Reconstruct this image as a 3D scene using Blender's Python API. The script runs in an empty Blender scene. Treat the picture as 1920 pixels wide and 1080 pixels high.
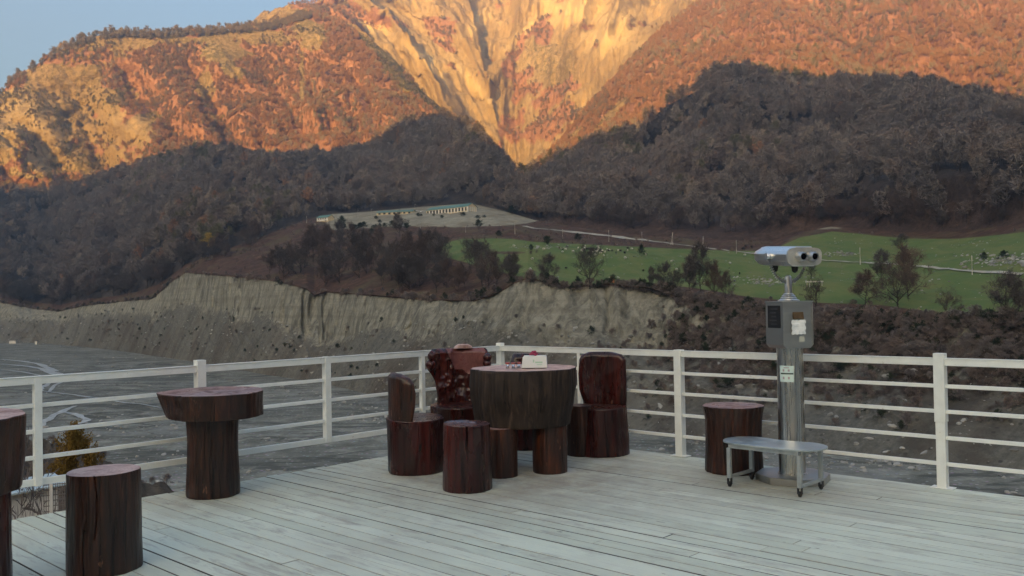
import bpy, bmesh, math, random
import numpy as np
from mathutils import Vector, Matrix, Euler

sc = bpy.context.scene
COL = sc.collection
R_ = math.radians
rnd = random.Random(7)

# ------------------------------------------------------------------ camera
F, H = 1650.0, 1.63
PITCH, ROLL = math.atan(28 / F), math.atan(0.0175)
fw = np.array([0, math.cos(PITCH), math.sin(PITCH)])
_r = np.array([1.0, 0, 0]); _u = np.cross(_r, fw)
rt = math.cos(ROLL) * _r - math.sin(ROLL) * _u
up = math.sin(ROLL) * _r + math.cos(ROLL) * _u
CAM = np.array([0, 0, H])

def ray(px, py):
    return (px - 960) / F * rt - (py - 540) / F * up + fw

def onz(px, py, z=0.0):
    d = ray(px, py)
    return CAM + (z - H) / d[2] * d

cam = bpy.data.cameras.new('camera')
cam.sensor_width = 36
cam.lens = F / 1920 * 36
cam.clip_start = 0.1
cam.clip_end = 20000
cam_o = bpy.data.objects.new('camera', cam)
COL.objects.link(cam_o)
m = Matrix.Identity(4)
for i in range(3):
    m[i][0], m[i][1], m[i][2], m[i][3] = rt[i], up[i], -fw[i], CAM[i]
cam_o.matrix_world = m
sc.camera = cam_o

# ------------------------------------------------------------------ light
SUN_EL, SUN_AZ = 14.0, 201.0      # degrees; azimuth clockwise from +Y (behind the camera, a little left)
sdir = np.array([math.sin(R_(SUN_AZ)) * math.cos(R_(SUN_EL)), math.cos(R_(SUN_AZ)) * math.cos(R_(SUN_EL)), math.sin(R_(SUN_EL))])
sl = bpy.data.lights.new('sun', 'SUN')
sl.energy = 5.0
sl.color = (1.0, 0.51, 0.065)
sl.angle = R_(0.5)
so = bpy.data.objects.new('sun', sl)
COL.objects.link(so)
so.rotation_euler = Vector(sdir).to_track_quat('Z', 'Y').to_euler()
so.location = (0, -20, 60)

w = bpy.data.worlds.new('World')
sc.world = w
w.use_nodes = True
nt = w.node_tree
bg = nt.nodes['Background']
sky = nt.nodes.new('ShaderNodeTexSky')
sky.sky_type = 'NISHITA'
sky.sun_disc = False
sky.sun_elevation = R_(SUN_EL)
sky.sun_rotation = R_(SUN_AZ)
sky.altitude = 900
sky.air_density = 1.4
sky.dust_density = 10.0
sky.ozone_density = 2.4
nt.links.new(sky.outputs[0], bg.inputs[0])
bg.inputs[1].default_value = 0.094

sc.view_settings.view_transform = 'Standard'
sc.view_settings.look = 'None'
sc.view_settings.exposure = 2.02
sc.view_settings.gamma = 1.0
try:
    sc.cycles.max_bounces = 6
    sc.cycles.volume_bounces = 0
    sc.cycles.caustics_reflective = False
    sc.cycles.caustics_refractive = False
except Exception:
    pass

# ------------------------------------------------------------------ object helpers
def tag(o, label=None, cat=None, group=None, kind=None):
    if label: o['label'] = label
    if cat: o['category'] = cat
    if group: o['group'] = group
    if kind: o['kind'] = kind
    return o

def empty(name, loc, rz=0.0, label=None, cat=None, group=None):
    o = bpy.data.objects.new(name, None)
    o.empty_display_size = 0.2
    COL.objects.link(o)
    o.location = loc
    o.rotation_euler = (0, 0, rz)
    return tag(o, label, cat, group)

def link(name, me, parent=None, loc=None, rz=0.0):
    o = bpy.data.objects.new(name, me)
    COL.objects.link(o)
    if parent: o.parent = parent
    if loc is not None: o.location = loc
    o.rotation_euler = (0, 0, rz)
    return o

def mesh(name, v, f, mats, fm=None, smooth=False):
    me = bpy.data.meshes.new(name)
    me.from_pydata([tuple(map(float, p)) for p in v], [], [tuple(map(int, q)) for q in f])
    for q in (mats if isinstance(mats, (list, tuple)) else [mats]):
        me.materials.append(q)
    if fm is not None:
        me.polygons.foreach_set('material_index', np.array(fm, dtype=np.int32))
    if smooth:
        me.polygons.foreach_set('use_smooth', np.ones(len(me.polygons), dtype=bool))
    me.update()
    return me

class MB:
    """collects shapes for ONE mesh"""
    def __init__(s): s.v = []; s.f = []; s.m = []
    def add(s, v, f, mi=0):
        b = len(s.v)
        s.v += [tuple(p) for p in v]
        s.f += [tuple(i + b for i in q) for q in f]
        s.m += [mi] * len(f)
        return s
    def box(s, c, d, rz=0.0, bev=0.0, mi=0, M=None):
        bm = bmesh.new()
        bmesh.ops.create_cube(bm, size=1)
        bmesh.ops.scale(bm, vec=d, verts=bm.verts)
        if bev > 0:
            bmesh.ops.bevel(bm, geom=bm.edges[:], offset=bev, segments=2, affect='EDGES', profile=0.6)
        T = Matrix.Translation(c) @ (M if M is not None else Matrix.Rotation(rz, 4, 'Z'))
        bm.transform(T)
        bm.verts.index_update()
        s.add([v.co[:] for v in bm.verts], [[v.index for v in f.verts] for f in bm.faces], mi)
        bm.free()
        return s
    def bar(s, a, b, wd, ht, bev=0.003, mi=0):
        a, b = Vector(a), Vector(b)
        x = (b - a).normalized()
        zz = Vector((0, 0, 1))
        if abs(x.z) > 0.95: zz = Vector((0, 1, 0))
        y = zz.cross(x).normalized(); z = x.cross(y)
        M = Matrix((x, y, z)).transposed().to_4x4()
        return s.box((a + b) / 2, ((b - a).length, wd, ht), bev=bev, mi=mi, M=M)
    def tube(s, pts, rad, n=10, mi=0, cap=True):
        pts = [Vector(p) for p in pts]
        rs = rad if isinstance(rad, (list, tuple)) else [rad] * len(pts)
        v, f = [], []
        ref = None
        for i, p in enumerate(pts):
            t = (pts[min(i + 1, len(pts) - 1)] - pts[max(i - 1, 0)]).normalized()
            if ref is None:
                ref = Vector((0, 0, 1)) if abs(t.z) < 0.9 else Vector((1, 0, 0))
            a = t.cross(ref).normalized(); b = t.cross(a).normalized()
            ref = b.cross(t) if b.cross(t).length > 1e-6 else ref
            ref = -a.cross(t)
            for k in range(n):
                th = 2 * math.pi * k / n
                v.append(p + (a * math.cos(th) + b * math.sin(th)) * rs[i])
        for i in range(len(pts) - 1):
            for k in range(n):
                k2 = (k + 1) % n
                f.append((i * n + k, i * n + k2, (i + 1) * n + k2, (i + 1) * n + k))
        if cap:
            f.append(tuple(range(n - 1, -1, -1)))
            f.append(tuple(range((len(pts) - 1) * n, len(pts) * n)))
        return s.add(v, f, mi)
    def lathe(s, prof, n=32, c=(0, 0, 0), mi=0, M=None):
        v, f = [], []
        for (r, z) in prof:
            for k in range(n):
                th = 2 * math.pi * k / n
                p = Vector((r * math.cos(th), r * math.sin(th), z))
                if M is not None: p = M @ p
                v.append(p + Vector(c))
        for i in range(len(prof) - 1):
            for k in range(n):
                k2 = (k + 1) % n
                f.append((i * n + k, i * n + k2, (i + 1) * n + k2, (i + 1) * n + k))
        f.append(tuple(range(n - 1, -1, -1)))
        f.append(tuple(range((len(prof) - 1) * n, len(prof) * n)))
        return s.add(v, f, mi)
    def prism(s, outline, y0, y1, bev=0.0, mi=0, M=None):
        """outline in (x, z), extruded along y"""
        bm = bmesh.new()
        vs = [bm.verts.new((x, y0, z)) for x, z in outline]
        fc = bm.faces.new(vs)
        r = bmesh.ops.extrude_face_region(bm, geom=[fc])
        bmesh.ops.translate(bm, vec=(0, y1 - y0, 0), verts=[e for e in r['geom'] if isinstance(e, bmesh.types.BMVert)])
        bmesh.ops.recalc_face_normals(bm, faces=bm.faces[:])
        if bev > 0:
            eds = [e for e in bm.edges if abs(e.verts[0].co.y - e.verts[1].co.y) < 1e-6]
            bmesh.ops.bevel(bm, geom=eds, offset=bev, segments=2, affect='EDGES', profile=0.6)
        if M is not None: bm.transform(M)
        bm.verts.index_update()
        s.add([v.co[:] for v in bm.verts], [[v.index for v in f.verts] for f in bm.faces], mi)
        bm.free()
        return s
    def build(s, name, mats, parent=None, loc=None, rz=0.0, smooth=False, angle=None):
        me = mesh(name, s.v, s.f, mats, s.m, smooth)
        bm = bmesh.new(); bm.from_mesh(me)
        bmesh.ops.recalc_face_normals(bm, faces=bm.faces[:])
        bm.to_mesh(me); bm.free()
        if smooth:
            me.set_sharp_from_angle(angle=R_(angle or 40))
        return link(name, me, parent, loc, rz)

# ------------------------------------------------------------------ numpy noise
def _hash(ix, iy, iz, seed):
    h = (ix * 374761393 + iy * 668265263 + iz * 2147483647 + seed * 1274126177) & 0xFFFFFFFF
    h = ((h ^ (h >> 13)) * 1274126177) & 0xFFFFFFFF
    h = ((h ^ (h >> 16)) * 2246822519) & 0xFFFFFFFF
    return ((h ^ (h >> 15)) & 0xFFFFFF) / float(0xFFFFFF)

def vnoise(x, y, z=0.0, seed=0):
    x, y, z = np.broadcast_arrays(np.asarray(x, float), np.asarray(y, float), np.asarray(z, float))
    ix, iy, iz = np.floor(x).astype(np.int64), np.floor(y).astype(np.int64), np.floor(z).astype(np.int64)
    fx, fy, fz = x - ix, y - iy, z - iz
    fx, fy, fz = [t * t * t * (t * (t * 6 - 15) + 10) for t in (fx, fy, fz)]
    def L(a, b, t): return a + (b - a) * t
    c = [[[_hash(ix + i, iy + j, iz + k, seed) for k in (0, 1)] for j in (0, 1)] for i in (0, 1)]
    return L(L(L(c[0][0][0], c[1][0][0], fx), L(c[0][1][0], c[1][1][0], fx), fy),
             L(L(c[0][0][1], c[1][0][1], fx), L(c[0][1][1], c[1][1][1], fx), fy), fz) * 2 - 1

def fbm(x, y, z=0.0, o=4, seed=0, gain=0.5):
    s, a = 0, 1.0
    for i in range(o):
        s = s + a * vnoise(x * 2 ** i, y * 2 ** i, np.asarray(z) * 2 ** i, seed + i * 17)
        a *= gain
    return s

def ridged(x, y, z=0.0, o=4, seed=0, gain=0.5):
    s, a = 0, 1.0
    for i in range(o):
        s = s + a * (1 - 2 * np.abs(vnoise(x * 2 ** i, y * 2 ** i, np.asarray(z) * 2 ** i, seed + i * 31)))
        a *= gain
    return s

def sstep(a, b, x):
    t = np.clip((x - a) / (b - a), 0, 1)
    return t * t * (3 - 2 * t)

# ------------------------------------------------------------------ material helpers
class NT:
    def __init__(s, name):
        s.m = bpy.data.materials.new(name)
        s.m.use_nodes = True
        s.t = s.m.node_tree
        s.b = s.t.nodes['Principled BSDF']
        s.pos = None
    def n(s, typ, **kw):
        x = s.t.nodes.new(typ)
        for k, v in kw.items():
            if k.startswith('i_'):
                key = k[2:]
                x.inputs[int(key) if key.isdigit() else key.replace('_', ' ')].default_value = v
            else:
                setattr(x, k, v)
        return x
    def l(s, a, b): s.t.links.new(a, b)
    def coord(s, kind='Object', scale=(1, 1, 1), rot=(0, 0, 0)):
        if kind == 'Position':
            o = s.n('ShaderNodeNewGeometry').outputs['Position']
        else:
            o = s.n('ShaderNodeTexCoord').outputs[kind]
        mp = s.n('ShaderNodeMapping')
        mp.inputs['Scale'].default_value = scale
        mp.inputs['Rotation'].default_value = rot
        s.l(o, mp.inputs['Vector'])
        return mp.outputs[0]
    def noise(s, vec, scale, detail=4, rough=0.55, dist=0.0):
        x = s.n('ShaderNodeTexNoise')
        x.inputs['Scale'].default_value = scale
        x.inputs['Detail'].default_value = detail
        x.inputs['Roughness'].default_value = rough
        x.inputs['Distortion'].default_value = dist
        s.l(vec, x.inputs['Vector'])
        return x.outputs[0]
    def voro(s, vec, scale, feature='F1', out='Distance'):
        x = s.n('ShaderNodeTexVoronoi', feature=feature)
        x.inputs['Scale'].default_value = scale
        s.l(vec, x.inputs['Vector'])
        return x.outputs[out]
    def ramp(s, fac, stops, interp='LINEAR'):
        x = s.n('ShaderNodeValToRGB')
        x.color_ramp.interpolation = interp
        e = x.color_ramp.elements
        while len(e) < len(stops): e.new(0.5)
        for q, (p, c) in zip(e, stops):
            q.position = p
            q.color = (c, c, c, 1) if isinstance(c, (int, float)) else (*c, 1)
        s.l(fac, x.inputs[0])
        return x.outputs[0]
    def mix(s, fac, a, b, mode='MIX'):
        x = s.n('ShaderNodeMix', data_type='RGBA', blend_type=mode)
        for sock, val in ((x.inputs[0], fac), (x.inputs[6], a), (x.inputs[7], b)):
            if isinstance(val, (int, float)): sock.default_value = val
            elif isinstance(val, tuple): sock.default_value = (*val, 1)
            else: s.l(val, sock)
        return x.outputs[2]
    def math(s, op, a, b=0.0, clamp=False):
        x = s.n('ShaderNodeMath', operation=op, use_clamp=clamp)
        for sock, val in ((x.inputs[0], a), (x.inputs[1], b)):
            if isinstance(val, (int, float)): sock.default_value = val
            else: s.l(val, sock)
        return x.outputs[0]
    def attr(s, name, kind='GEOMETRY'):
        x = s.n('ShaderNodeAttribute', attribute_name=name, attribute_type=kind)
        return x.outputs['Fac']
    def bump(s, h, strength=0.4, dist=0.01):
        x = s.n('ShaderNodeBump')
        x.inputs['Strength'].default_value = strength
        x.inputs['Distance'].default_value = dist
        s.l(h, x.inputs['Height'])
        s.l(x.outputs[0], s.b.inputs['Normal'])
    def set(s, color=None, rough=None, metal=None, spec=None, coat=None):
        for key, val in (('Base Color', color), ('Roughness', rough), ('Metallic', metal), ('Specular IOR Level', spec), ('Coat Weight', coat)):
            if val is None: continue
            if isinstance(val, tuple): s.b.inputs[key].default_value = (*val, 1)
            elif isinstance(val, (int, float)): s.b.inputs[key].default_value = val
            else: s.l(val, s.b.inputs[key])
        return s.m

def plain(name, color, rough=0.5, metal=0.0, spec=None, vary=0.0, scale=20.0):
    t = NT(name)
    c = color
    if vary > 0:
        nz = t.noise(t.coord('Object'), scale, 5)
        c = t.mix(t.ramp(nz, [(0.3, 0.0), (0.7, 1.0)]), tuple(q * (1 - vary) for q in color), tuple(min(1, q * (1 + vary)) for q in color))
    return t.set(c, rough, metal, spec)
# ================================================================== materials of the terrace
def wood_side(name, dark, mid, light, rough=0.38, streak=22.0, warp=0.6):
    t = NT(name)
    v = t.coord('Object', (1, 1, 0.09))
    a = t.noise(v, streak, 6, 0.65, warp)
    b = t.noise(t.coord('Object', (1, 1, 0.4)), 3.5, 4, 0.6)
    c = t.ramp(a, [(0.30, dark), (0.52, mid), (0.74, light)])
    c = t.mix(t.ramp(b, [(0.40, 0.0), (0.66, 0.8)]), c, dark)
    chip = t.noise(t.coord('Object', (1, 1, 0.35)), 15, 3, 0.5)
    c = t.mix(t.ramp(chip, [(0.70, 0.0), (0.73, 0.7)]), c, (0.26, 0.12, 0.07))
    crk = t.noise(t.coord('Object', (1, 1, 0.05)), 34, 3, 0.5, 0.8)
    c = t.mix(t.ramp(crk, [(0.34, 0.9), (0.39, 0.0)]), c, tuple(q * 0.35 for q in dark))
    t.bump(t.math('ADD', a, t.ramp(crk, [(0.32, 0.0), (0.42, 1.0)])), 0.8, 0.012)
    r = t.ramp(b, [(0.3, rough - 0.1), (0.7, rough + 0.22)])
    t.b.inputs['Coat Roughness'].default_value = 0.18
    return t.set(c, r, spec=0.4, coat=0.0 if rough > 0.5 else 0.22)

def wood_end(name, base, dark, rough=0.3):
    t = NT(name)
    v = t.coord('Object', (1, 1, 1))
    nz = t.n('ShaderNodeTexNoise'); nz.inputs['Scale'].default_value = 5; nz.inputs['Detail'].default_value = 4
    t.l(v, nz.inputs['Vector'])
    vv = t.mix(0.10, v, nz.outputs[1])
    wv = t.n('ShaderNodeTexWave', wave_type='RINGS', rings_direction='Z')
    wv.inputs['Scale'].default_value = 16; wv.inputs['Distortion'].default_value = 1.8
    wv.inputs['Detail'].default_value = 3
    t.l(vv, wv.inputs['Vector'])
    big = t.noise(v, 6, 6, 0.65)
    c = t.mix(t.ramp(wv.outputs[0], [(0.0, 0.0), (1.0, 0.22)]), base, dark)
    c = t.mix(t.ramp(big, [(0.47, 0.0), (0.66, 0.85)]), c, dark)
    t.bump(big, 0.35, 0.01)
    return t.set(c, t.ramp(big, [(0.3, rough), (0.7, rough + 0.35)]), spec=0.5)

M_LOG = wood_side('varnished_log_wood', (0.008, 0.0035, 0.0028), (0.040, 0.013, 0.0075), (0.135, 0.040, 0.017))
M_RED = wood_side('red_varnished_wood', (0.008, 0.0025, 0.0025), (0.046, 0.0075, 0.0065), (0.11, 0.019, 0.013), 0.24, 9)
M_ORANGE = wood_side('orange_brown_wood', (0.010, 0.005, 0.004), (0.050, 0.014, 0.007), (0.16, 0.042, 0.014), 0.38, 24)
M_BARREL = wood_side('weathered_brown_wood', (0.009, 0.006, 0.0045), (0.036, 0.021, 0.014), (0.125, 0.076, 0.050), 0.6, 9, 2.2)
M_END = wood_end('pink_end_grain', (0.58, 0.40, 0.35), (0.24, 0.12, 0.105))
M_END_DARK = wood_end('dark_end_grain', (0.33, 0.20, 0.185), (0.09, 0.038, 0.035), 0.2)
M_PANELWOOD = wood_end('sky_sheen_wood', (0.20, 0.075, 0.068), (0.085, 0.026, 0.026), 0.16)  # throne panel: sky reflection on the varnish put into the wood colour
M_END_WET = wood_end('glossy_end_grain', (0.09, 0.035, 0.035), (0.02, 0.009, 0.009), 0.08)

def white_paint():
    t = NT('white_railing_paint')
    v = t.coord('Position')
    a = t.noise(v, 9, 6, 0.65)
    b = t.noise(v, 60, 3, 0.6)
    c = t.mix(t.ramp(a, [(0.35, 0.0), (0.75, 0.5)]), (0.86, 0.88, 0.83), (0.67, 0.68, 0.62))
    c = t.mix(t.ramp(b, [(0.71, 0.0), (0.76, 0.8)]), c, (0.30, 0.22, 0.15))
    g_ = t.noise(v, 13, 5, 0.7)
    c = t.mix(t.ramp(g_, [(0.66, 0.0), (0.72, 0.55)]), c, (0.40, 0.33, 0.24))
    t.bump(b, 0.1, 0.002)
    return t.set(c, 0.45)
M_WHITE = white_paint()

def steel(name, col, rough, brush=(1, 1, 0.02), sc_=60):
    t = NT(name)
    a = t.noise(t.coord('Object', brush), sc_, 4, 0.6)
    c = t.mix(a, tuple(q * 0.82 for q in col), col)
    t.bump(a, 0.02, 0.002)
    return t.set(c, t.ramp(a, [(0.3, rough), (0.7, rough + 0.12)]), 1.0)
M_STEEL = steel('brushed_steel', (0.62, 0.62, 0.60), 0.22)
M_STEEL2 = steel('satin_steel_sheet', (0.50, 0.49, 0.46), 0.36, (0.05, 1, 1), 40)
M_CHROME = steel('polished_steel', (0.80, 0.80, 0.79), 0.26)
M_TUBE = plain('steel_tube', (0.72, 0.71, 0.68), 0.3, 1.0)
M_GREYPLATE = plain('grey_faceplate', (0.48, 0.47, 0.43), 0.5, 0.3, vary=0.12)
M_BLACK = plain('black_rubber', (0.012, 0.012, 0.013), 0.5)
M_PANEL = plain('black_panel', (0.010, 0.010, 0.012), 0.35)
M_PANELTXT = plain('faded_panel_print', (0.05, 0.05, 0.055), 0.5)
M_PAPER = plain('white_paper', (0.86, 0.87, 0.84), 0.7, vary=0.06, scale=9)
M_BROWNM = plain('rusty_brass', (0.16, 0.10, 0.05), 0.45, 0.6, vary=0.4)
M_TAPE = plain('yellowed_tape', (0.50, 0.49, 0.40), 0.6)
M_STICK = plain('pale_green_sticker', (0.66, 0.78, 0.72), 0.5)
M_INK = plain('dark_green_ink', (0.03, 0.06, 0.05), 0.5)
M_INK2 = plain('faint_pink_ink', (0.45, 0.36, 0.37), 0.5)
M_FAINT = plain('faint_green_ink', (0.50, 0.72, 0.55), 0.5)
M_LENS = plain('dark_lens', (0.004, 0.004, 0.006), 0.08)
M_ALU = plain('grey_painted_tube', (0.40, 0.43, 0.43), 0.4, 0.5, vary=0.12)
M_BOXW = plain('white_plastic', (0.83, 0.87, 0.83), 0.4)
M_REDT = plain('crimson_petals', (0.30, 0.02, 0.06), 0.6, vary=0.4, scale=60)
M_CAP = plain('dull_red_cap', (0.34, 0.09, 0.08), 0.4)

def benchtop():
    t = NT('worn_checker_plate')
    v = t.coord('Object', (1, 1, 1), (0, 0, R_(45)))
    ck = t.voro(v, 30)
    a = t.noise(t.coord('Object'), 11, 5, 0.6)
    c = t.mix(t.ramp(a, [(0.35, 0.0), (0.7, 1.0)]), (0.42, 0.47, 0.47), (0.58, 0.61, 0.60))
    t.bump(ck, 0.35, 0.003)
    return t.set(c, t.ramp(a, [(0.3, 0.3), (0.7, 0.5)]), 0.75)
M_CHECK = benchtop()

def glass():
    t = NT('clear_glass')
    t.b.inputs['Transmission Weight'].default_value = 0.9
    t.b.inputs['IOR'].default_value = 1.45
    return t.set((0.93, 0.93, 0.93), 0.03)
M_GLASS = glass()

def deck_mat():
    t = NT('worn_white_deck_boards')
    at = t.n('ShaderNodeAttribute', attribute_name='pid').outputs['Fac']
    # every board gets its own stretch of grain
    co = t.n('ShaderNodeTexCoord').outputs['Object']
    off = t.n('ShaderNodeCombineXYZ')
    t.l(t.math('MULTIPLY', at, 37.0), off.inputs[0]); t.l(t.math('MULTIPLY', at, 91.0), off.inputs[2])
    ad = t.n('ShaderNodeVectorMath', operation='ADD'); t.l(co, ad.inputs[0]); t.l(off.outputs[0], ad.inputs[1])
    mp = t.n('ShaderNodeMapping'); mp.inputs['Scale'].default_value = (0.07, 1, 1); t.l(ad.outputs[0], mp.inputs[0])
    grain = t.noise(mp.outputs[0], 55, 5, 0.65, 0.3)
    mp2 = t.n('ShaderNodeMapping'); mp2.inputs['Scale'].default_value = (0.22, 1, 1); t.l(ad.outputs[0], mp2.inputs[0])
    worn = t.noise(mp2.outputs[0], 8, 6, 0.7, 0.4)
    big = t.noise(co, 0.9, 4, 0.6)
    spots = t.noise(mp2.outputs[0], 24, 2, 0.5)
    c = t.mix(at, (0.565, 0.61, 0.495), (0.71, 0.755, 0.625))
    c = t.mix(t.ramp(grain, [(0.52, 0.0), (0.72, 0.42)]), c, (0.42, 0.42, 0.38))
    c = t.mix(t.ramp(worn, [(0.52, 0.0), (0.68, 0.75)]), c, (0.33, 0.31, 0.275))
    c = t.mix(t.ramp(big, [(0.45, 0.0), (0.72, 0.35)]), c, (0.36, 0.33, 0.28))
    c = t.mix(t.ramp(spots, [(0.725, 0.0), (0.75, 0.8)]), c, (0.06, 0.052, 0.045))
    # worn, dirty patch where people stand round the log table and in front of the viewer
    dirt = t.noise(co, 3.2, 5, 0.7)
    for (x, y, r0, r1, amt) in ((0.15, 8.3, 0.6, 2.3, 0.95), (2.35, 7.6, 0.3, 1.3, 0.6), (-2.6, 7.5, 0.25, 0.8, 0.5)):
        dn = t.n('ShaderNodeVectorMath', operation='DISTANCE')
        g = t.n('ShaderNodeNewGeometry'); t.l(g.outputs['Position'], dn.inputs[0]); dn.inputs[1].default_value = (x, y, 0)
        f = t.math('MULTIPLY', t.ramp(t.math('DIVIDE', dn.outputs['Value'], r1), [(r0 / r1, amt), (1.0, 0.0)]), t.ramp(dirt, [(0.32, 0.25), (0.62, 1.0)]))
        c = t.mix(f, c, (0.31, 0.275, 0.225))
    # pale rings left by a stump that used to stand here
    for (x, y, r) in ((0.93, 8.98, 0.155), (0.36, 8.52, 0.24)):
        dn = t.n('ShaderNodeVectorMath', operation='DISTANCE')
        g = t.n('ShaderNodeNewGeometry'); t.l(g.outputs['Position'], dn.inputs[0]); dn.inputs[1].default_value = (x, y, 0)
        c = t.mix(t.ramp(dn.outputs['Value'], [(r - 0.01, 0.55), (r, 0.0)]), c, (0.52, 0.52, 0.47))
    h = t.math('ADD', grain, t.math('MULTIPLY', worn, 0.6))
    t.bump(h, 0.25, 0.004)
    return t.set(c, t.ramp(worn, [(0.35, 0.42), (0.65, 0.7)]), spec=0.3)
M_DECK = deck_mat()
M_SEAM = plain('gap_shade_board_edge', (0.085, 0.08, 0.07), 0.9)  # shade of the wider deck gaps, put into the colour of the board sides
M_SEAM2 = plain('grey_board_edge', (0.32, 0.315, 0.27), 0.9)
M_BEAM = plain('grey_beam_wood', (0.16, 0.14, 0.12), 0.7, vary=0.3, scale=6)

# ================================================================== deck
UR = np.array([0.732, -0.681]); NR = np.array([0.681, 0.732])
UL = np.array([-0.7017, -0.7125]); NL = np.array([-0.7125, 0.7017])
CORNER = np.array([-0.16, 11.0])
DECK_RZ = math.atan2(UR[1], UR[0])

def build_deck():
    mb = MB(); pid = []; dark_seam = []
    y = 7.985; wd = 0.136
    while y > -5.0:
        gap = rnd.choice([0.004, 0.005, 0.006, 0.007, 0.008, 0.011, 0.015])
        x0 = (0.0284 * y - 7.69) / 0.9994 + rnd.uniform(-0.012, 0.012)
        x = x0
        first = True
        while x < 9.5:
            ln = rnd.uniform(1.2, 5.0) if first else rnd.uniform(3.6, 5.6)
            first = False
            x1 = min(x + ln, 9.6)
            n0 = len(mb.f)
            dz = rnd.uniform(-0.0035, 0.0)
            mb.box(((x + x1) / 2, y - wd / 2, -0.014 + dz), (x1 - x - 0.004, wd - gap, 0.028), bev=0.004)
            pid += [rnd.random()] * (len(mb.f) - n0)
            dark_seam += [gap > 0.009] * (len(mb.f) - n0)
            x = x1
        y -= wd
    n0 = len(mb.f)
    for xx in np.arange(-7.2, 9.4, 0.9):                    # joists and posts under the boards
        mb.box((xx, 1.5, -0.11), (0.07, 12.6, 0.15), mi=1)
    for yy in (7.0, 2.0, -3.0):
        mb.box((0.9, yy, -0.29), (16.4, 0.14, 0.2), mi=1)
        for xx in (-6.8, -2, 3, 8): mb.box((xx, yy, -3.2), (0.18, 0.18, 5.6), mi=1)
    pid += [0.5] * (len(mb.f) - n0)
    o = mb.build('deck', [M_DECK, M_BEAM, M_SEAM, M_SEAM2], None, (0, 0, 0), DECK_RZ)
    for p in o.data.polygons:                                # gap shade painted on the board sides: dark at wide gaps, grey at narrow
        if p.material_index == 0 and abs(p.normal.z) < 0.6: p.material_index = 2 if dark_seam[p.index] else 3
    a = o.data.attributes.new('pid', 'FLOAT', 'FACE')
    a.data.foreach_set('value', np.array(pid, dtype=np.float32))
    tag(o, 'worn white painted plank deck of the viewing terrace', 'deck', kind='structure')
build_deck()

# ================================================================== railings
def rail_run(label, origin, d, n, posts, length, foot, rails_z, far_label=None):
    d3 = Vector((d[0], d[1], 0)); n3 = Vector((n[0], n[1], 0))
    rz = math.atan2(d[1], d[0])
    root = empty('railing', (origin[0], origin[1], 0), rz, label, 'railing')
    # local x runs along the railing, local y is across it
    top = MB(); top.box((length / 2, 0, 1.066), (length, 0.052, 0.060), bev=0.004)
    top.box((length / 2, 0, 1.098), (length, 0.066, 0.005), bev=0.001)
    top.build('top_rail', M_WHITE, root)
    for i, (z, hh) in enumerate(rails_z):
        MB().box((length / 2, 0, z), (length, 0.026, hh), bev=0.003).build('rail', M_WHITE, root)
    for (s, wd, zt, zb, sleeve) in posts:
        mb = MB()
        if sleeve:
            mb.box((s, 0, (zt + 0.56) / 2), (wd + 0.008, wd + 0.008, zt - 0.56), bev=0.004)
            mb.box((s, 0, (zb + 0.56) / 2), (wd - 0.004, wd - 0.004, 0.56 - zb), bev=0.003)
        else:
            mb.box((s, 0, (zt + zb) / 2), (wd, wd, zt - zb), bev=0.004)
        p = mb.build('post', M_WHITE, root)
        if foot:
            f = MB().box((s, 0, 0.004), (wd + 0.10, wd + 0.03, 0.008), bev=0.002).build('foot_plate', M_WHITE, p)
    return root

rail_run('white metal railing along the valley side, running left from the corner of the deck', CORNER, UL, NL,
         [(1.265, 0.052, 1.096, 0.215, False), (2.548, 0.068, 1.104, 0.215, False), (3.93, 0.085, 1.150, 0.215, False),
          (5.324, 0.060, 1.098, 0.205, False), (6.75, 0.075, 1.10, 0.215, False), (8.1, 0.075, 1.10, 0.215, False)],
         9.2, False, [(0.862, 0.034), (0.650, 0.034), (0.437, 0.034), (0.238, 0.056)])
rail_run('white metal railing running right from the corner of the deck, behind the steel viewer', CORNER, UR, NR,
         [(0.0, 0.076, 1.135, 0, False), (1.26, 0.045, 1.098, 0, False), (2.59, 0.083, 1.110, 0, False), (3.88, 0.06, 1.10, 0, False),
          (5.165, 0.080, 1.140, 0, True), (6.5, 0.075, 1.11, 0, False), (7.8, 0.075, 1.11, 0, False)],
         9.0, True, [(0.862, 0.032), (0.648, 0.032), (0.426, 0.032), (0.205, 0.032)])

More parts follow.
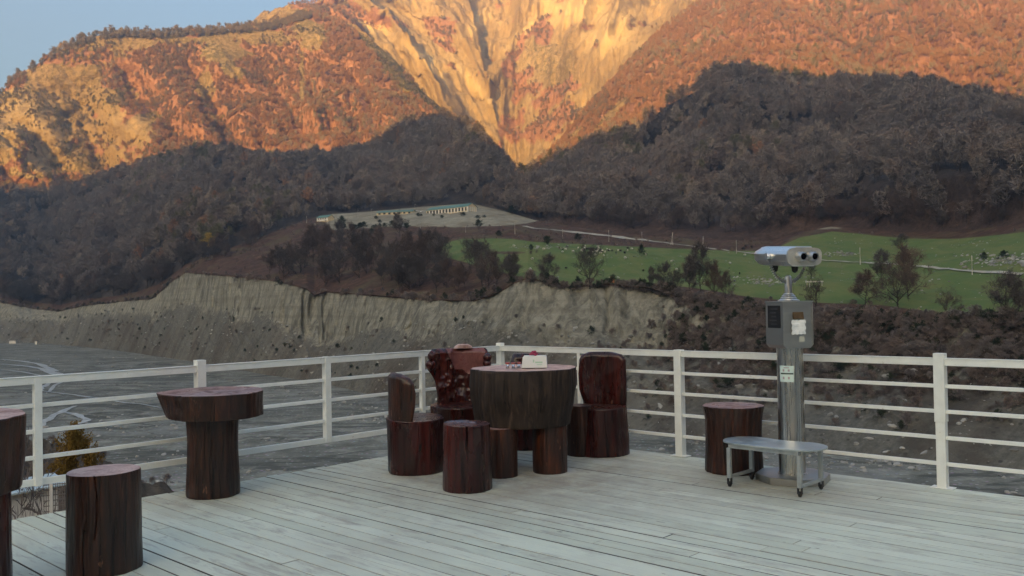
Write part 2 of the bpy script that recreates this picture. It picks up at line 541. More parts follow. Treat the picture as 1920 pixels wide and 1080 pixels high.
# ================================================================== log furniture
def log_mb(r, h, seed=0, z0=0.0, ell=1.0, prof=None, cracks=(), lump=0.02, n=200, nz=18, tilt=(0, 0), top_rough=0.004, shape=None, edge=0.012, bark=0.010):
    """a cut log: side faces slot 0, sawn top slot 1; prof(t) gives a radius factor, cracks=(angle, width, depth, t0, t1)"""
    mb = MB()
    th = np.arange(n) * 2 * np.pi / n
    lumpv = lump * (fbm(np.cos(th) * 1.3, np.sin(th) * 1.3, seed * 3.1, 3, seed)) + lump * 0.35 * fbm(np.cos(th) * 5, np.sin(th) * 5, seed, 2, seed + 5)
    v = []
    ts = [0, 0.02] + list(np.linspace(0.06, 0.95, nz)) + [0.985, 1.0]
    for t in ts:
        rr = r * (1 + lumpv) * (prof(t) if prof else 1.0)
        rr = rr * (1 + 0.012 * vnoise(np.cos(th) * 2.2, np.sin(th) * 2.2, t * 4 + seed, seed + 9))
        if shape is not None: rr = rr * shape(th, t)
        rr = rr + bark * r * ridged(np.cos(th) * 6.5, np.sin(th) * 6.5, t * 1.6 + seed, 3, seed + 13)
        if t in (0, 1.0): rr = rr - edge * r
        for (ca, cw, cd, t0, t1) in cracks:
            if t0 <= t <= t1:
                d = (th - ca - 0.05 * math.sin(t * 7 + seed) + np.pi) % (2 * np.pi) - np.pi
                rr = rr - cd * r * np.exp(-(d / cw) ** 2)
        z = z0 + t * h + t * (tilt[0] * np.cos(th) + tilt[1] * np.sin(th)) * rr
        v += list(zip(rr * np.cos(th), rr * np.sin(th) * ell, z))
    f = []; L = len(ts)
    for i in range(L - 1):
        for k in range(n):
            k2 = (k + 1) % n
            f.append((i * n + k, i * n + k2, (i + 1) * n + k2, (i + 1) * n + k))
    f.append(tuple(range(n - 1, -1, -1)))
    mb.add(v, f, 0)
    base = v[(L - 1) * n:]
    vt, ft = list(base), []
    rings = 7
    for q in range(1, rings):
        s = 1 - q / rings
        for k in range(n):
            x, y = base[k][0] * s, base[k][1] * s
            zz = z0 + h + tilt[0] * x + tilt[1] * y / max(ell, 1e-3) + top_rough * float(fbm(x * 7, y * 7, seed, 3, seed + 3)) * min(1, q / 1.5)
            vt.append((x, y, zz))
        for k in range(n):
            k2 = (k + 1) % n
            ft.append(((q - 1) * n + k, (q - 1) * n + k2, q * n + k2, q * n + k))
    c = len(vt); vt.append((0, 0, z0 + h))
    for k in range(n): ft.append(((rings - 1) * n + k, (rings - 1) * n + (k + 1) % n, c))
    mb.add(vt, ft, 1)
    return mb

def log_obj(name, mats, parent, loc, rz=0.0, **kw):
    return log_mb(**kw).build(name, mats, parent, loc, rz, smooth=True, angle=50)

def stool(loc, label, mats, group='log stools on the deck', **kw):
    o = log_obj('log_stool', mats, None, loc, **kw)
    return tag(o, label, 'stool', group)

stool((-2.605, 5.585, 0), 'cracked log stool with a pink sawn top, nearest the camera on the left', [M_LOG, M_END], rz=0.3,
      r=0.215, h=0.618, seed=3, cracks=((4.62, 0.016, 0.09, 0.42, 1.0), (4.30, 0.016, 0.08, 0.0, 0.60), (5.2, 0.02, 0.03, 0.2, 0.9)), lump=0.03, n=220, top_rough=0.007,
      prof=lambda t: 1.015 - 0.03 * t)
stool((-0.425, 7.79, 0), 'plain dark round stool with a glossy pale top in front of the log table', [M_RED, M_END_WET], rz=1.0,
      r=0.212, h=0.575, seed=8, lump=0.012, cracks=((4.75 - 1.0, 0.03, 0.06, 0.72, 1.0),), prof=lambda t: 1.03 - 0.06 * t, top_rough=0.012, tilt=(0.0, 0.03))
stool((2.085, 8.40, 0), 'dark bark-edged log stool beside the steel viewer', [M_LOG, M_END_DARK], rz=0.4,
      r=0.262, h=0.62, seed=14, lump=0.07, prof=lambda t: 1.0 - 0.05 * math.sin(t * 3.1) + 0.07 * max(0, t - 0.8) * 5, cracks=((4.0, 0.04, 0.06, 0, 1),), top_rough=0.012)

# T-shaped pedestal table by the left railing
tt = empty('pedestal_table', (-2.655, 7.745, 0), 0, 'mushroom-shaped log table by the left railing, thick slab on one log', 'table', 'mushroom-shaped log tables')
log_obj('leg', [M_LOG, M_END_DARK], tt, (0, 0, 0), r=0.222, h=0.69, seed=21, lump=0.05, cracks=((5.0, 0.03, 0.05, 0.1, 0.8),), prof=lambda t: 0.99 + 0.03 * math.cos(t * 5))
def slab_shape(th, t):
    s = 1 + 0.10 * np.cos(th - 3.3) ** 9 * (0.35 + t) * (np.cos(th - 3.3) > 0) - 0.06 * np.cos(2 * (th - 0.6))
    return s * (1 - 0.10 * (1 - t) * (np.cos(th - 3.14) > 0) * np.abs(np.cos(th - 3.14)))
log_obj('tabletop', [M_LOG, M_END_DARK], tt, (0.01, 0.02, 0), r=0.442, h=0.212, z0=0.688, seed=25, lump=0.035, shape=slab_shape, top_rough=0.014, nz=8, n=128, edge=0.006,
        cracks=((4.35, 0.03, 0.05, 0.2, 1.0),))
# the one cut off by the frame
t2 = empty('pedestal_table', (-3.075, 4.9, 0), 0, 'tall dark log table nearest the camera, cut off at the left edge of the photo', 'table', 'mushroom-shaped log tables')
log_obj('leg', [M_RED, M_END_DARK], t2, (-0.05, 0.03, 0), r=0.27, h=0.63, seed=31, lump=0.03)
log_obj('tabletop', [M_LOG, M_END], t2, (-0.18, 0, 0), r=0.475, h=0.42, z0=0.628, seed=35, lump=0.03, top_rough=0.012, nz=10, n=128, prof=lambda t: 0.965 + 0.05 * t)

# thick barrel table
bt = empty('log_table', (0.10, 8.66, 0), 0, 'thick barrel-shaped log table standing on stump legs in the middle of the deck', 'table')
def barrel_prof(t): return 0.90 + 0.11 * sstep(0.0, 0.75, t) - 0.02 * t
def barrel_shape(th, t): return 1 + 0.05 * np.cos(th - 0.1) * (t - 0.5) + 0.022 * np.sin(3 * th + 1) + 0.035 * np.exp(-((th - 4.9) / 0.35) ** 2 - ((t - 0.55) / 0.28) ** 2) + 0.03 * np.exp(-((th - 4.0) / 0.25) ** 2 - ((t - 0.35) / 0.3) ** 2)
log_obj('tabletop', [M_BARREL, M_END], bt, (0, 0, 0), r=0.515, h=0.545, z0=0.448, seed=41, lump=0.055, bark=0.014, prof=barrel_prof, shape=barrel_shape, n=160, nz=24, top_rough=0.01, ell=0.93,
        cracks=((4.35, 0.03, 0.022, 0.4, 1.0), (4.0, 0.05, 0.02, 0.1, 0.9), (5.1, 0.04, 0.015, 0, 0.6)))
for i, (x, y, r) in enumerate(((-0.225, -0.31, 0.150), (0.235, -0.145, 0.163), (-0.24, 0.24, 0.15))):
    log_obj('leg', [M_ORANGE, M_END_DARK], bt, (x, y, 0), rz=i * 1.3, r=r, h=0.455, seed=51 + i, lump=0.03)

# ---- carved log chairs
def arc_back(r0, r1, z0, z1, a, drop, n=48, nz=14, lean=0.0, seed=0, pw=4):
    """curved wall of a hollowed log, centred on local -x"""
    mb = MB(); v = []; f = []
    secs = []
    for i in range(n + 1):
        th = math.pi + (-a + 2 * a * i / n)
        top = z1 - drop * abs((2 * i / n) - 1) ** pw
        ring = []
        for j in range(nz + 1):
            t = j / nz
            z = z0 + (top - z0) * t
            k = 1 + 0.02 * float(vnoise(th * 2, z * 4, seed, seed)) + lean * t
            ring.append((r0 * k * math.cos(th), r0 * k * math.sin(th), z))
        ring.append(((r0 + r1) / 2 * (1 + lean) * math.cos(th), (r0 + r1) / 2 * (1 + lean) * math.sin(th), top + 0.02))
        for j in range(nz, -1, -1):
            t = j / nz
            z = z0 + (top - z0) * t
            k = 1 + lean * t
            rr = r1 * (1 - 0.10 * (1 - t) ** 2) * k
            ring.append((rr * math.cos(th), rr * math.sin(th), z))
        secs.append(ring)
    m_ = len(secs[0])
    for ring in secs: v += ring
    for i in range(n):
        for j in range(m_ - 1):
            f.append((i * m_ + j, i * m_ + j + 1, (i + 1) * m_ + j + 1, (i + 1) * m_ + j))
        f.append((i * m_ + m_ - 1, i * m_, (i + 1) * m_, (i + 1) * m_ + m_ - 1))
    f.append(tuple(range(m_))); f.append(tuple(range(n * m_ + m_ - 1, n * m_ - 1, -1)))
    return mb.add(v, f)

# tub chair left of the table, seen from its side
cl = empty('log_chair', (-0.975, 8.66, 0), R_(112), 'tub-shaped carved log chair left of the log table, seen from the side', 'chair', 'carved log chairs round the log table')
log_obj('seat', [M_RED, M_RED], cl, (0, 0, 0), rz=0.0, r=0.277, h=0.525, seed=61, lump=0.035, prof=lambda t: 0.955 + 0.05 * t, tilt=(0.04, 0.0))


def slab_back(outline_fn, w_, h_, thick, curve, nx=40, nz=40, noise=0.0, seed=0, nfreq=6, panel=False):
    """a carved backrest: front face towards local -y; outline_fn(t) -> (left, right) x limits at height t"""
    mb = MB(); v = []; f = []; fm = []
    N = (nx + 1) * (nz + 1)
    for side in (0, 1):
        for j in range(nz + 1):
            t = j / nz
            l, r = outline_fn(t)
            for i in range(nx + 1):
                s = i / nx
                x = l + (r - l) * s
                q = (2 * s - 1)
                edge = 1 - abs(q) ** 8
                yy = curve * (1 - (x / (w_ / 2)) ** 2)
                tk = thick * (0.25 + 0.75 * edge) * (1 - 0.5 * max(0, t - 0.93) / 0.07)
                nz_ = noise * (1 - 0.93 * float(sstep(0.50, 0.62, t) * sstep(-0.10, 0.0, x)) if panel else 1) * float(ridged(x * nfreq, t * h_ * nfreq * 0.55, seed, 4, seed)) * edge if side == 0 else 0
                zt = t * h_
                v.append((x, yy - tk / 2 - nz_ if side == 0 else yy + tk / 2, zt))
    def id_(sd, j, i): return sd * N + j * (nx + 1) + i
    for j in range(nz):
        for i in range(nx):
            x_ = v[id_(0, j, i)][0]; t_ = j / nz
            fm.append(1 if panel and t_ > 0.56 + 0.07 * float(vnoise(x_ * 9, 1.0, 0, 3)) and x_ > -0.13 + 0.25 * (0.9 - t_) and x_ < 0.27 else 0); fm.append(0)
            f.append((id_(0, j, i), id_(0, j, i + 1), id_(0, j + 1, i + 1), id_(0, j + 1, i)))
            f.append((id_(1, j, i + 1), id_(1, j, i), id_(1, j + 1, i), id_(1, j + 1, i + 1)))
    for j in range(nz):
        f.append((id_(0, j + 1, 0), id_(1, j + 1, 0), id_(1, j, 0), id_(0, j, 0)))
        f.append((id_(0, j, nx), id_(1, j, nx), id_(1, j + 1, nx), id_(0, j + 1, nx)))
    for i in range(nx):
        f.append((id_(0, 0, i + 1), id_(0, 0, i), id_(1, 0, i), id_(1, 0, i + 1)))
        f.append((id_(0, nz, i), id_(0, nz, i + 1), id_(1, nz, i + 1), id_(1, nz, i)))
    mb.add(v, f)
    mb.m[:len(fm)] = fm
    return mb

def lerp_tab(tab):
    ts = [q[0] for q in tab]
    return lambda t: (float(np.interp(t, ts, [q[1] for q in tab])), float(np.interp(t, ts, [q[2] for q in tab])))
slab_back(lerp_tab([(0, -0.235, 0.235), (0.3, -0.262, 0.262), (0.6, -0.272, 0.27), (0.8, -0.255, 0.255), (0.92, -0.215, 0.21), (1.0, -0.12, 0.12)]), 0.54, 0.465, 0.115, 0.12, noise=0.004, seed=4).build('backrest', [M_ORANGE], cl, (0, 0.08, 0.50), 0, smooth=True, angle=60)
# chair on the right of the table
cr = empty('log_chair', (0.935, 9.50, 0), R_(-14), 'dark red log chair with a tall flat back, right of the log table', 'chair', 'carved log chairs round the log table')
log_obj('seat', [M_RED, M_RED], cr, (0, 0, 0), r=0.278, h=0.505, seed=71, lump=0.025, prof=lambda t: 1.07 - 0.10 * t, tilt=(0.0, 0.03))
bk = slab_back(lerp_tab([(0, -0.20, 0.255), (0.12, -0.225, 0.26), (0.3, -0.255, 0.262), (0.6, -0.262, 0.262), (0.86, -0.25, 0.258), (0.95, -0.225, 0.22), (1.0, -0.15, 0.10)]), 0.52, 0.585, 0.13, 0.06, noise=0.006, seed=5)
bk.build('backrest', [M_RED], cr, (0, 0.15, 0.49), 0, smooth=True, angle=50)
# small split stump wedged between that chair and the table
st = log_obj('log_stump', [M_LOG, M_ORANGE], None, (0.70, 9.40, 0), r=0.135, h=0.53, seed=77, lump=0.06)
tag(st, 'narrow split stump wedged between the log table and the chair on its right', 'stump')

# big carved throne behind the table on the left
th_ = empty('log_throne', (-0.55, 9.42, 0), R_(10), 'large gnarled log armchair with a flared carved back, behind the log table', 'chair', 'carved log chairs round the log table')
log_obj('seat', [M_RED, M_RED], th_, (0.0, 0, 0), r=0.335, h=0.555, seed=81, lump=0.05, prof=lambda t: 0.93 + 0.08 * t, tilt=(0.0, 0.02))
tb = slab_back(lerp_tab([(a, b * 0.89, c * 0.89) for a, b, c in [(0, -0.28, 0.27), (0.2, -0.285, 0.27), (0.42, -0.31, 0.28), (0.56, -0.36, 0.30), (0.64, -0.405, 0.335), (0.72, -0.385, 0.35), (0.84, -0.365, 0.355), (0.97, -0.355, 0.335), (1.0, -0.34, 0.315)]]),
               0.75, 0.60, 0.17, 0.20, nx=70, nz=60, noise=0.034, seed=9, nfreq=5.2, panel=True)
tb.build('backrest', [M_RED, M_PANELWOOD], th_, (0, 0.10, 0.545), 0, smooth=True, angle=60)
for (x, z, r, sx) in ((-0.325, 0.44, 0.058, 1.0), (-0.31, 0.53, 0.05, 1.2), (0.29, 0.50, 0.05, 1.0), (0.285, 0.43, 0.045, 1.3)):
    kn = MB(); bm = bmesh.new(); bmesh.ops.create_icosphere(bm, subdivisions=3, radius=r)
    for q in bm.verts:
        q.co *= 1 + 0.25 * float(vnoise(q.co.x * 22, q.co.y * 22, q.co.z * 22, 3))
        q.co.z *= sx
    bm.transform(Matrix.Translation((x, -0.01, z))); bm.verts.index_update()
    kn.add([q.co[:] for q in bm.verts], [[q.index for q in fc.verts] for fc in bm.faces]); bm.free()
    kn.build('knot', [M_RED], th_, (0, 0.10, 0.545), 0, smooth=True, angle=70)
cp = slab_back(lerp_tab([(0, -0.10, 0.11), (0.5, -0.085, 0.10), (1, -0.05, 0.06)]), 0.3, 0.045, 0.12, 0.0, nx=14, nz=6)
cp.build('crest', [M_END], th_, (0.04, 0.25, 1.143), 0, smooth=True, angle=50)

# chair hidden behind the table
cb = empty('log_chair', (0.16, 9.98, 0), R_(4), 'low square-backed log chair mostly hidden behind the log table and white box', 'chair', 'carved log chairs round the log table')
log_obj('seat', [M_RED, M_RED], cb, (0, 0, 0), r=0.27, h=0.5, seed=91, lump=0.03)
slab_back(lerp_tab([(0, -0.20, 0.20), (0.85, -0.185, 0.185), (0.95, -0.165, 0.17), (1, -0.145, 0.15)]), 0.42, 0.56, 0.2, 0.04, noise=0.012, seed=12).build('backrest', [M_RED], cb, (0, 0.10, 0.49), 0, smooth=True, angle=50)

# ---- things on the table
TZ = 0.9945
nb = empty('napkin_box', (0.205, 8.52, TZ), R_(-4), 'white plastic napkin box with a faint green print on the log table', 'box')
b_ = MB().prism([(-0.123, 0.010), (0.123, 0.010), (0.118, 0.112), (0.108, 0.122), (-0.100, 0.122), (-0.110, 0.112)], -0.075, 0.075, bev=0.0)
b_.box((0, 0, 0.006), (0.235, 0.14, 0.010), mi=1)
b_.build('body', [M_BOXW, M_BLACK], nb)
pr = MB().box((0.045, -0.0758, 0.062), (0.07, 0.001, 0.014), mi=0).box((0.05, -0.0758, 0.04), (0.05, 0.001, 0.006), mi=0).box((-0.005, -0.0758, 0.075), (0.012, 0.001, 0.028), mi=0)
pr.build('print', [M_FAINT], nb)
fl = MB()
for k in range(11):
    a = k * 2.4; rr = 0.008 + 0.0026 * k
    bm = bmesh.new(); bmesh.ops.create_icosphere(bm, subdivisions=2, radius=0.017)
    for q in bm.verts: q.co.z *= 0.55; q.co *= 1 + 0.2 * float(vnoise(q.co.x * 90, q.co.y * 90, k, 2))
    bm.transform(Matrix.Translation((rr * math.cos(a), rr * math.sin(a), 0.010 + 0.032 * (1 - k / 11))) @ Matrix.Rotation(a, 4, 'Z') @ Matrix.Rotation(0.8 * k / 11, 4, 'Y'))
    bm.verts.index_update()
    fl.add([q.co[:] for q in bm.verts], [[q.index for q in fc.verts] for fc in bm.faces]); bm.free()
fo = fl.build('red_flower', [M_REDT], None, (0.200, 8.52, TZ + 0.121), 0, smooth=True, angle=80)
tag(fo, 'small crimson flower head lying on top of the white box', 'flower')
gl0 = empty('glass_shaker', (-0.055, 8.50, TZ), 0, 'small clear glass shaker with a dull red cap, left of the white box', 'shaker', 'glass shakers on the log table')
MB().lathe([(0.018, 0.0), (0.021, 0.004), (0.009, 0.026), (0.020, 0.044), (0.021, 0.048)], 16).build('bottle', [M_GLASS], gl0, smooth=True)
MB().lathe([(0.0225, 0.0485), (0.0225, 0.060), (0.017, 0.064)], 16).build('cap', [M_CAP], gl0, smooth=True)
def copy_tree(o, parent=None):
    c = o.copy(); COL.objects.link(c)
    c.parent = parent
    for ch in list(o.children): copy_tree(ch, c)
    return c
for x, y in ((0.0, 8.485), (0.052, 8.51)):
    g = copy_tree(gl0); g.location = (x, y, TZ)

# ================================================================== coin-operated viewer
vw = empty('tower_viewer', (2.487, 7.92, 0), R_(15), 'stainless steel coin-operated binocular viewer on a round column at the railing', 'binoculars')
oct_ = [(0.325 * math.cos(R_(22.5 + 45 * k)), 0.325 * math.sin(R_(22.5 + 45 * k))) for k in range(8)]
mb = MB()
vv = [(x, y, 0.0) for x, y in oct_] + [(x, y, 0.058) for x, y in oct_] + [(x * 0.985, y * 0.985, 0.062) for x, y in oct_]
ff = [tuple(range(7, -1, -1)), tuple(range(16, 24))]
for q in (0, 8):
    for k in range(8): ff.append((q + k, q + (k + 1) % 8, q + 8 + (k + 1) % 8, q + 8 + k))
mb.add(vv, ff)
mb.build('base_plate', [M_STEEL2], vw)
col = MB().lathe([(0.128, 0.062), (0.128, 0.070), (0.1155, 0.072), (0.1155, 0.30), (0.1160, 0.302), (0.1155, 0.304), (0.1155, 1.185)], 64).build('column', [M_STEEL], vw, smooth=True, angle=30)
def curved_patch(r, a0, a1, z0, z1, n=10):
    v, f = [], []
    for i in range(n + 1):
        a = a0 + (a1 - a0) * i / n
        v += [(r * math.sin(a), -r * math.cos(a), z0), (r * math.sin(a), -r * math.cos(a), z1)]
    for i in range(n): f.append((2 * i, 2 * i + 2, 2 * i + 3, 2 * i + 1))
    return v, f
view_a = math.atan2(-2.43, 7.92)      # direction of the camera round the column, in world
a_c = -R_(15) + view_a - 0.30         # local angle of the sticker's centre
sk = MB()
sk.add(*curved_patch(0.1168, a_c - 0.56, a_c + 0.56, 0.885, 1.03), 0)
sk.add(*curved_patch(0.1172, a_c - 0.46, a_c + 0.52, 0.953, 0.966), 1)
for da in (-0.22, 0.18):
    sk.add(*curved_patch(0.1172, a_c + da - 0.07, a_c + da + 0.07, 0.978, 0.998), 2)
    sk.add(*curved_patch(0.1172, a_c + da - 0.07, a_c + da + 0.07, 0.910, 0.932), 2)
sk.add(*curved_patch(0.1172, a_c - 0.2, a_c + 0.2, 1.008, 1.016), 2)
sk.build('sticker', [M_STICK, M_INK, M_INK2], col)['label'] = 'pale green sticker with a dark line'

cab = MB()
cab.prism([(-0.15, 1.215), (-0.12, 1.185), (0.12, 1.185), (0.15, 1.215), (0.15, 1.592), (-0.15, 1.592)], -0.14, 0.14)
cab.box((0, 0, 1.597), (0.312, 0.292, 0.010), bev=0.002)
cab.box((0.142, -0.143, 1.395), (0.008, 0.012, 0.36), bev=0.001)
cabo = cab.build('cabinet', [M_STEEL2], vw, smooth=True, angle=30)
MB().box((0.0, -0.144, 1.475), (0.105, 0.012, 0.062), bev=0.003, M=Matrix.Rotation(R_(-10), 4, 'X')).box((0, -0.150, 1.452), (0.09, 0.008, 0.012), bev=0.002).build('coin_slot', [M_BROWNM], cabo)
# crumpled notice paper
v, f = [], []
n_ = 10
for j in range(n_ + 1):
    for i in range(n_ + 1):
        u, t = i / n_ - 0.5, j / n_ - 0.5
        ww = 0.138 * (1 + 0.07 * math.sin(j * 1.7)) ; hh = 0.128 * (1 + 0.04 * math.sin(i * 2.1))
        v.append((u * ww, -0.1445 - 0.004 * (1 + float(vnoise(i * 0.6, j * 0.6, 1.0, 5))), 1.372 + t * hh))
for j in range(n_):
    for i in range(n_):
        a = j * (n_ + 1) + i
        f.append((a, a + 1, a + n_ + 2, a + n_ + 1))
MB().add(v, f).build('notice', [M_PAPER], cabo)['label'] = 'crumpled white paper taped over the front'
MB().box((0.034, -0.1412, 1.268), (0.052, 0.002, 0.05)).build('tape', [M_TAPE], cabo)
pn = MB().box((-0.1512, 0.0, 1.465), (0.003, 0.205, 0.20), bev=0.0)
for k in range(5):
    pn.box((-0.1532, 0.012 * (k % 2), 1.535 - 0.034 * k), (0.001, 0.12 - 0.02 * (k % 3), 0.012), mi=1)
pn.build('display_panel', [M_PANEL, M_PANELTXT], cabo)['label'] = 'black information panel with faded lines'
sw = MB()
sw.lathe([(0.095, 1.603), (0.095, 1.612), (0.072, 1.622), (0.072, 1.634), (0.060, 1.640), (0.060, 1.652), (0.048, 1.660), (0.048, 1.668), (0.033, 1.674), (0.033, 1.80), (0.029, 1.822), (0.016, 1.836)], 40)
sw.build('swivel', [M_CHROME], vw, smooth=True, angle=30)
hd = empty('binocular_head', (0, 0, 2.0), 0)
hd.parent = vw
yk = MB().tube([(0.183 * math.cos(t), 0, 0.0 + 0.225 * math.sin(t)) for t in np.linspace(math.pi, 2 * math.pi, 33)], 0.019, 12)
yk.build('yoke', [M_TUBE], vw, (0, 0, 2.0), smooth=True, angle=50)
bpy.data.objects.remove(hd)
prof_ = [(-0.105, -0.085), (0.105, -0.085), (0.158, -0.04), (0.165, 0.02), (0.150, 0.045), (0.085, 0.078), (0.080, 0.088), (-0.080, 0.088), (-0.085, 0.078), (-0.150, 0.045), (-0.165, 0.02), (-0.158, -0.04)]
hs = MB()
vv, ff = [], []
for (y, s, dz) in ((-0.285, 1.0, 0), (0.20, 1.0, 0), (0.285, 0.90, 0.0)):
    vv += [(x * s, y, z * s + dz) for x, z in prof_]
L = len(prof_)
ff = [tuple(range(L)), tuple(range(3 * L - 1, 2 * L - 1, -1))]
for q in range(2):
    for k in range(L): ff.append((q * L + k, q * L + L + k, q * L + L + (k + 1) % L, q * L + (k + 1) % L))
hs.add(vv, ff)
hou = hs.build('housing', [M_CHROME], vw, (0, 0, 2.008))
hou.rotation_euler = (R_(4.0), 0, 0); hou.location.x = -0.025
bmod = hou.modifiers.new('bevel', 'BEVEL'); bmod.width = 0.006; bmod.segments = 2
fp = [(0.168 * math.copysign(abs(math.cos(t)) ** 0.42, math.cos(t)), 0.079 * math.copysign(abs(math.sin(t)) ** 0.55, math.sin(t))) for t in np.linspace(0, 2 * math.pi, 48, endpoint=False)]
MB().prism(fp, -0.305, -0.2855, bev=0.0).build('faceplate', [M_GREYPLATE], hou, smooth=True, angle=40)
for sx in (-0.052, 0.060):
    ey = MB().lathe([(0.045, 0), (0.045, 0.018), (0.039, 0.030), (0.039, 0.062), (0.036, 0.068), (0.030, 0.068), (0.027, 0.055)], 28, M=Matrix.Rotation(R_(90), 4, 'X')).build('eyepiece', [M_CHROME], hou, (sx, -0.3055, 0.002), smooth=True, angle=30)
    MB().lathe([(0.026, 0.056), (0.026, 0.0585)], 24, M=Matrix.Rotation(R_(90), 4, 'X')).build('lens', [M_LENS], ey)
for sx in (-0.178, 0.178):
    MB().lathe([(0.03, -0.018), (0.032, -0.014), (0.032, 0.014), (0.03, 0.018)], 8, M=Matrix.Rotation(R_(90), 4, 'Y')).build('pivot', [M_CHROME], hou, (sx, 0, 0.0), smooth=True, angle=30)
for (x, y) in ((-0.06, 0.07), (0.055, -0.07)):
    MB().lathe([(0.030, 0), (0.030, -0.02), (0.024, -0.05), (0.010, -0.062)], 16).build('knob', [M_BLACK], hou, (x, y, -0.085), smooth=True)

# ================================================================== step bench in front of the viewer
FLp, FRp, BRp, BLp = [np.array(q) for q in ((1.864, 7.69), (2.327, 7.233), (2.60, 7.50), (2.13, 7.955))]
ctr = (FLp + FRp + BRp + BLp) / 4
ang = math.atan2(*(FRp - FLp)[::-1])
sb = empty('step_bench', (ctr[0], ctr[1], 0), ang, 'low grey metal step bench on castors in front of the viewer', 'bench')
hl, hw = 0.325, 0.19
top = MB()
pts = []
for k in range(17):
    a = -math.pi / 2 + math.pi * k / 16
    pts.append((0.235 + 0.225 * math.cos(a), 0.225 * math.sin(a)))
pts += [(0.20, 0.222), (0.14, 0.205), (0.08, 0.188), (0.0, 0.182), (-0.08, 0.188), (-0.14, 0.205), (-0.20, 0.222)]
for k in range(17):
    a = math.pi / 2 + math.pi * k / 16
    pts.append((-0.235 + 0.225 * math.cos(a), 0.225 * math.sin(a)))
n_ = len(pts)
vv = [(x, y, 0.372) for x, y in pts] + [(x, y, 0.384) for x, y in pts] + [(x * 0.992, y * 0.985, 0.387) for x, y in pts]
ff = [tuple(range(n_ - 1, -1, -1)), tuple(range(2 * n_, 3 * n_))]
for q in (0, n_):
    for k in range(n_): ff.append((q + k, q + (k + 1) % n_, q + n_ + (k + 1) % n_, q + n_ + k))
top.add(vv, ff)
top.build('bench_top', [M_CHECK], sb)
fr = MB()
for sy in (-1, 1): fr.bar((-hl, sy * hw, 0.354), (hl, sy * hw, 0.354), 0.03, 0.034)
for sx in (-1, 1):
    fr.bar((sx * hl, -hw + 0.016, 0.354), (sx * hl, hw - 0.016, 0.354), 0.028, 0.032)
    fr.bar((sx * hl, -hw + 0.016, 0.085), (sx * hl, hw - 0.016, 0.085), 0.026, 0.026)
fr.build('frame', [M_ALU], sb)
for sx in (-1, 1):
    for sy in (-1, 1):
        lg = MB().box((sx * hl, sy * hw, 0.205), (0.034, 0.034, 0.264), bev=0.003).build('leg', [M_ALU], sb)
        cs = MB()
        cs.lathe([(0.020, -0.010), (0.023, -0.007), (0.023, 0.007), (0.020, 0.010)], 20, (sx * hl, sy * hw, 0.0235), M=Matrix.Rotation(R_(90), 4, 'Y'))
        cs.box((sx * hl - 0.016, sy * hw, 0.048), (0.004, 0.03, 0.05)).box((sx * hl + 0.016, sy * hw, 0.048), (0.004, 0.03, 0.05)).box((sx * hl, sy * hw, 0.0735), (0.036, 0.03, 0.004))
        cs.build('castor', [M_BLACK], sb, smooth=True, angle=35)
# ================================================================== the valley: one polar height field round the viewpoint, cut into riverbed, bank, meadow, hills and mountains
ZR = -35.0
azf = np.arange(-36.0, 36.001, 0.065)
azs = np.concatenate([np.arange(-100, -36, 3.0), azf, np.arange(37, 100.1, 3.0)])
AZ = np.radians(azs); NC = len(AZ)

def curve(pts):
    """pts (px, py, R) or (px, py) on the riverbed level -> functions az -> R, z"""
    a, rr, zz = [], [], []
    for p in pts:
        d = ray(p[0], p[1]); hl_ = math.hypot(d[0], d[1])
        if len(p) == 2:
            R = (ZR - H) * hl_ / d[2]; z = ZR
        else:
            R = p[2]; z = H + R * d[2] / hl_
        a.append(math.atan2(d[0], d[1])); rr.append(R); zz.append(z)
    return np.interp(AZ, a, rr), np.interp(AZ, a, zz)

def smooth1(v, k):
    q = np.pad(v, k, mode='edge')
    ker = np.hanning(2 * k + 1); ker /= ker.sum()
    return np.convolve(q, ker, mode='valid')

FOOT = [(-400, 628), (0, 643), (60, 643), (170, 652), (290, 668), (420, 690), (500, 703), (608, 720), (710, 745), (850, 772), (1000, 792), (1180, 806), (1270, 822), (1400, 838), (1600, 857), (1757, 871), (1920, 886), (2300, 925)]
RF, ZF = curve(FOOT)
TOPP = [(-400, 572), (0, 566), (60, 578), (110, 584), (160, 572), (240, 564), (285, 560), (318, 530), (348, 509), (420, 516), (520, 527), (575, 541), (590, 553), (612, 546), (700, 553), (800, 562), (890, 564), (930, 551), (965, 530), (990, 521), (1060, 537), (1140, 533), (1215, 539), (1290, 562), (1400, 582), (1500, 592), (1600, 600), (1750, 606), (1920, 606), (2300, 612)]
RFf = lambda px: float(np.interp(px, [p[0] for p in FOOT], [(ZR - H) / ray(*p)[2] * math.hypot(*ray(*p)[:2]) for p in FOOT]))
RT, ZT = curve([(x, y, RFf(x) * 1.05 + 36) for x, y in TOPP])
shiftT = 7.0 * fbm(AZ * RF / 55, 0 * AZ, 0, 3, 14)
RT = RT + shiftT
SCR = [(-400, 600), (0, 598), (110, 600), (170, 590), (240, 585), (290, 590), (330, 570), (380, 572), (440, 590), (520, 596), (600, 640), (700, 618), (800, 612), (900, 604), (960, 610), (1040, 628), (1140, 625), (1215, 655), (1300, 650), (1400, 660), (1600, 672), (1920, 690), (2300, 700)]
RS, ZS = curve([(x, y, RFf(x) * 1.04 + 24) for x, y in SCR])
RS = RS + shiftT
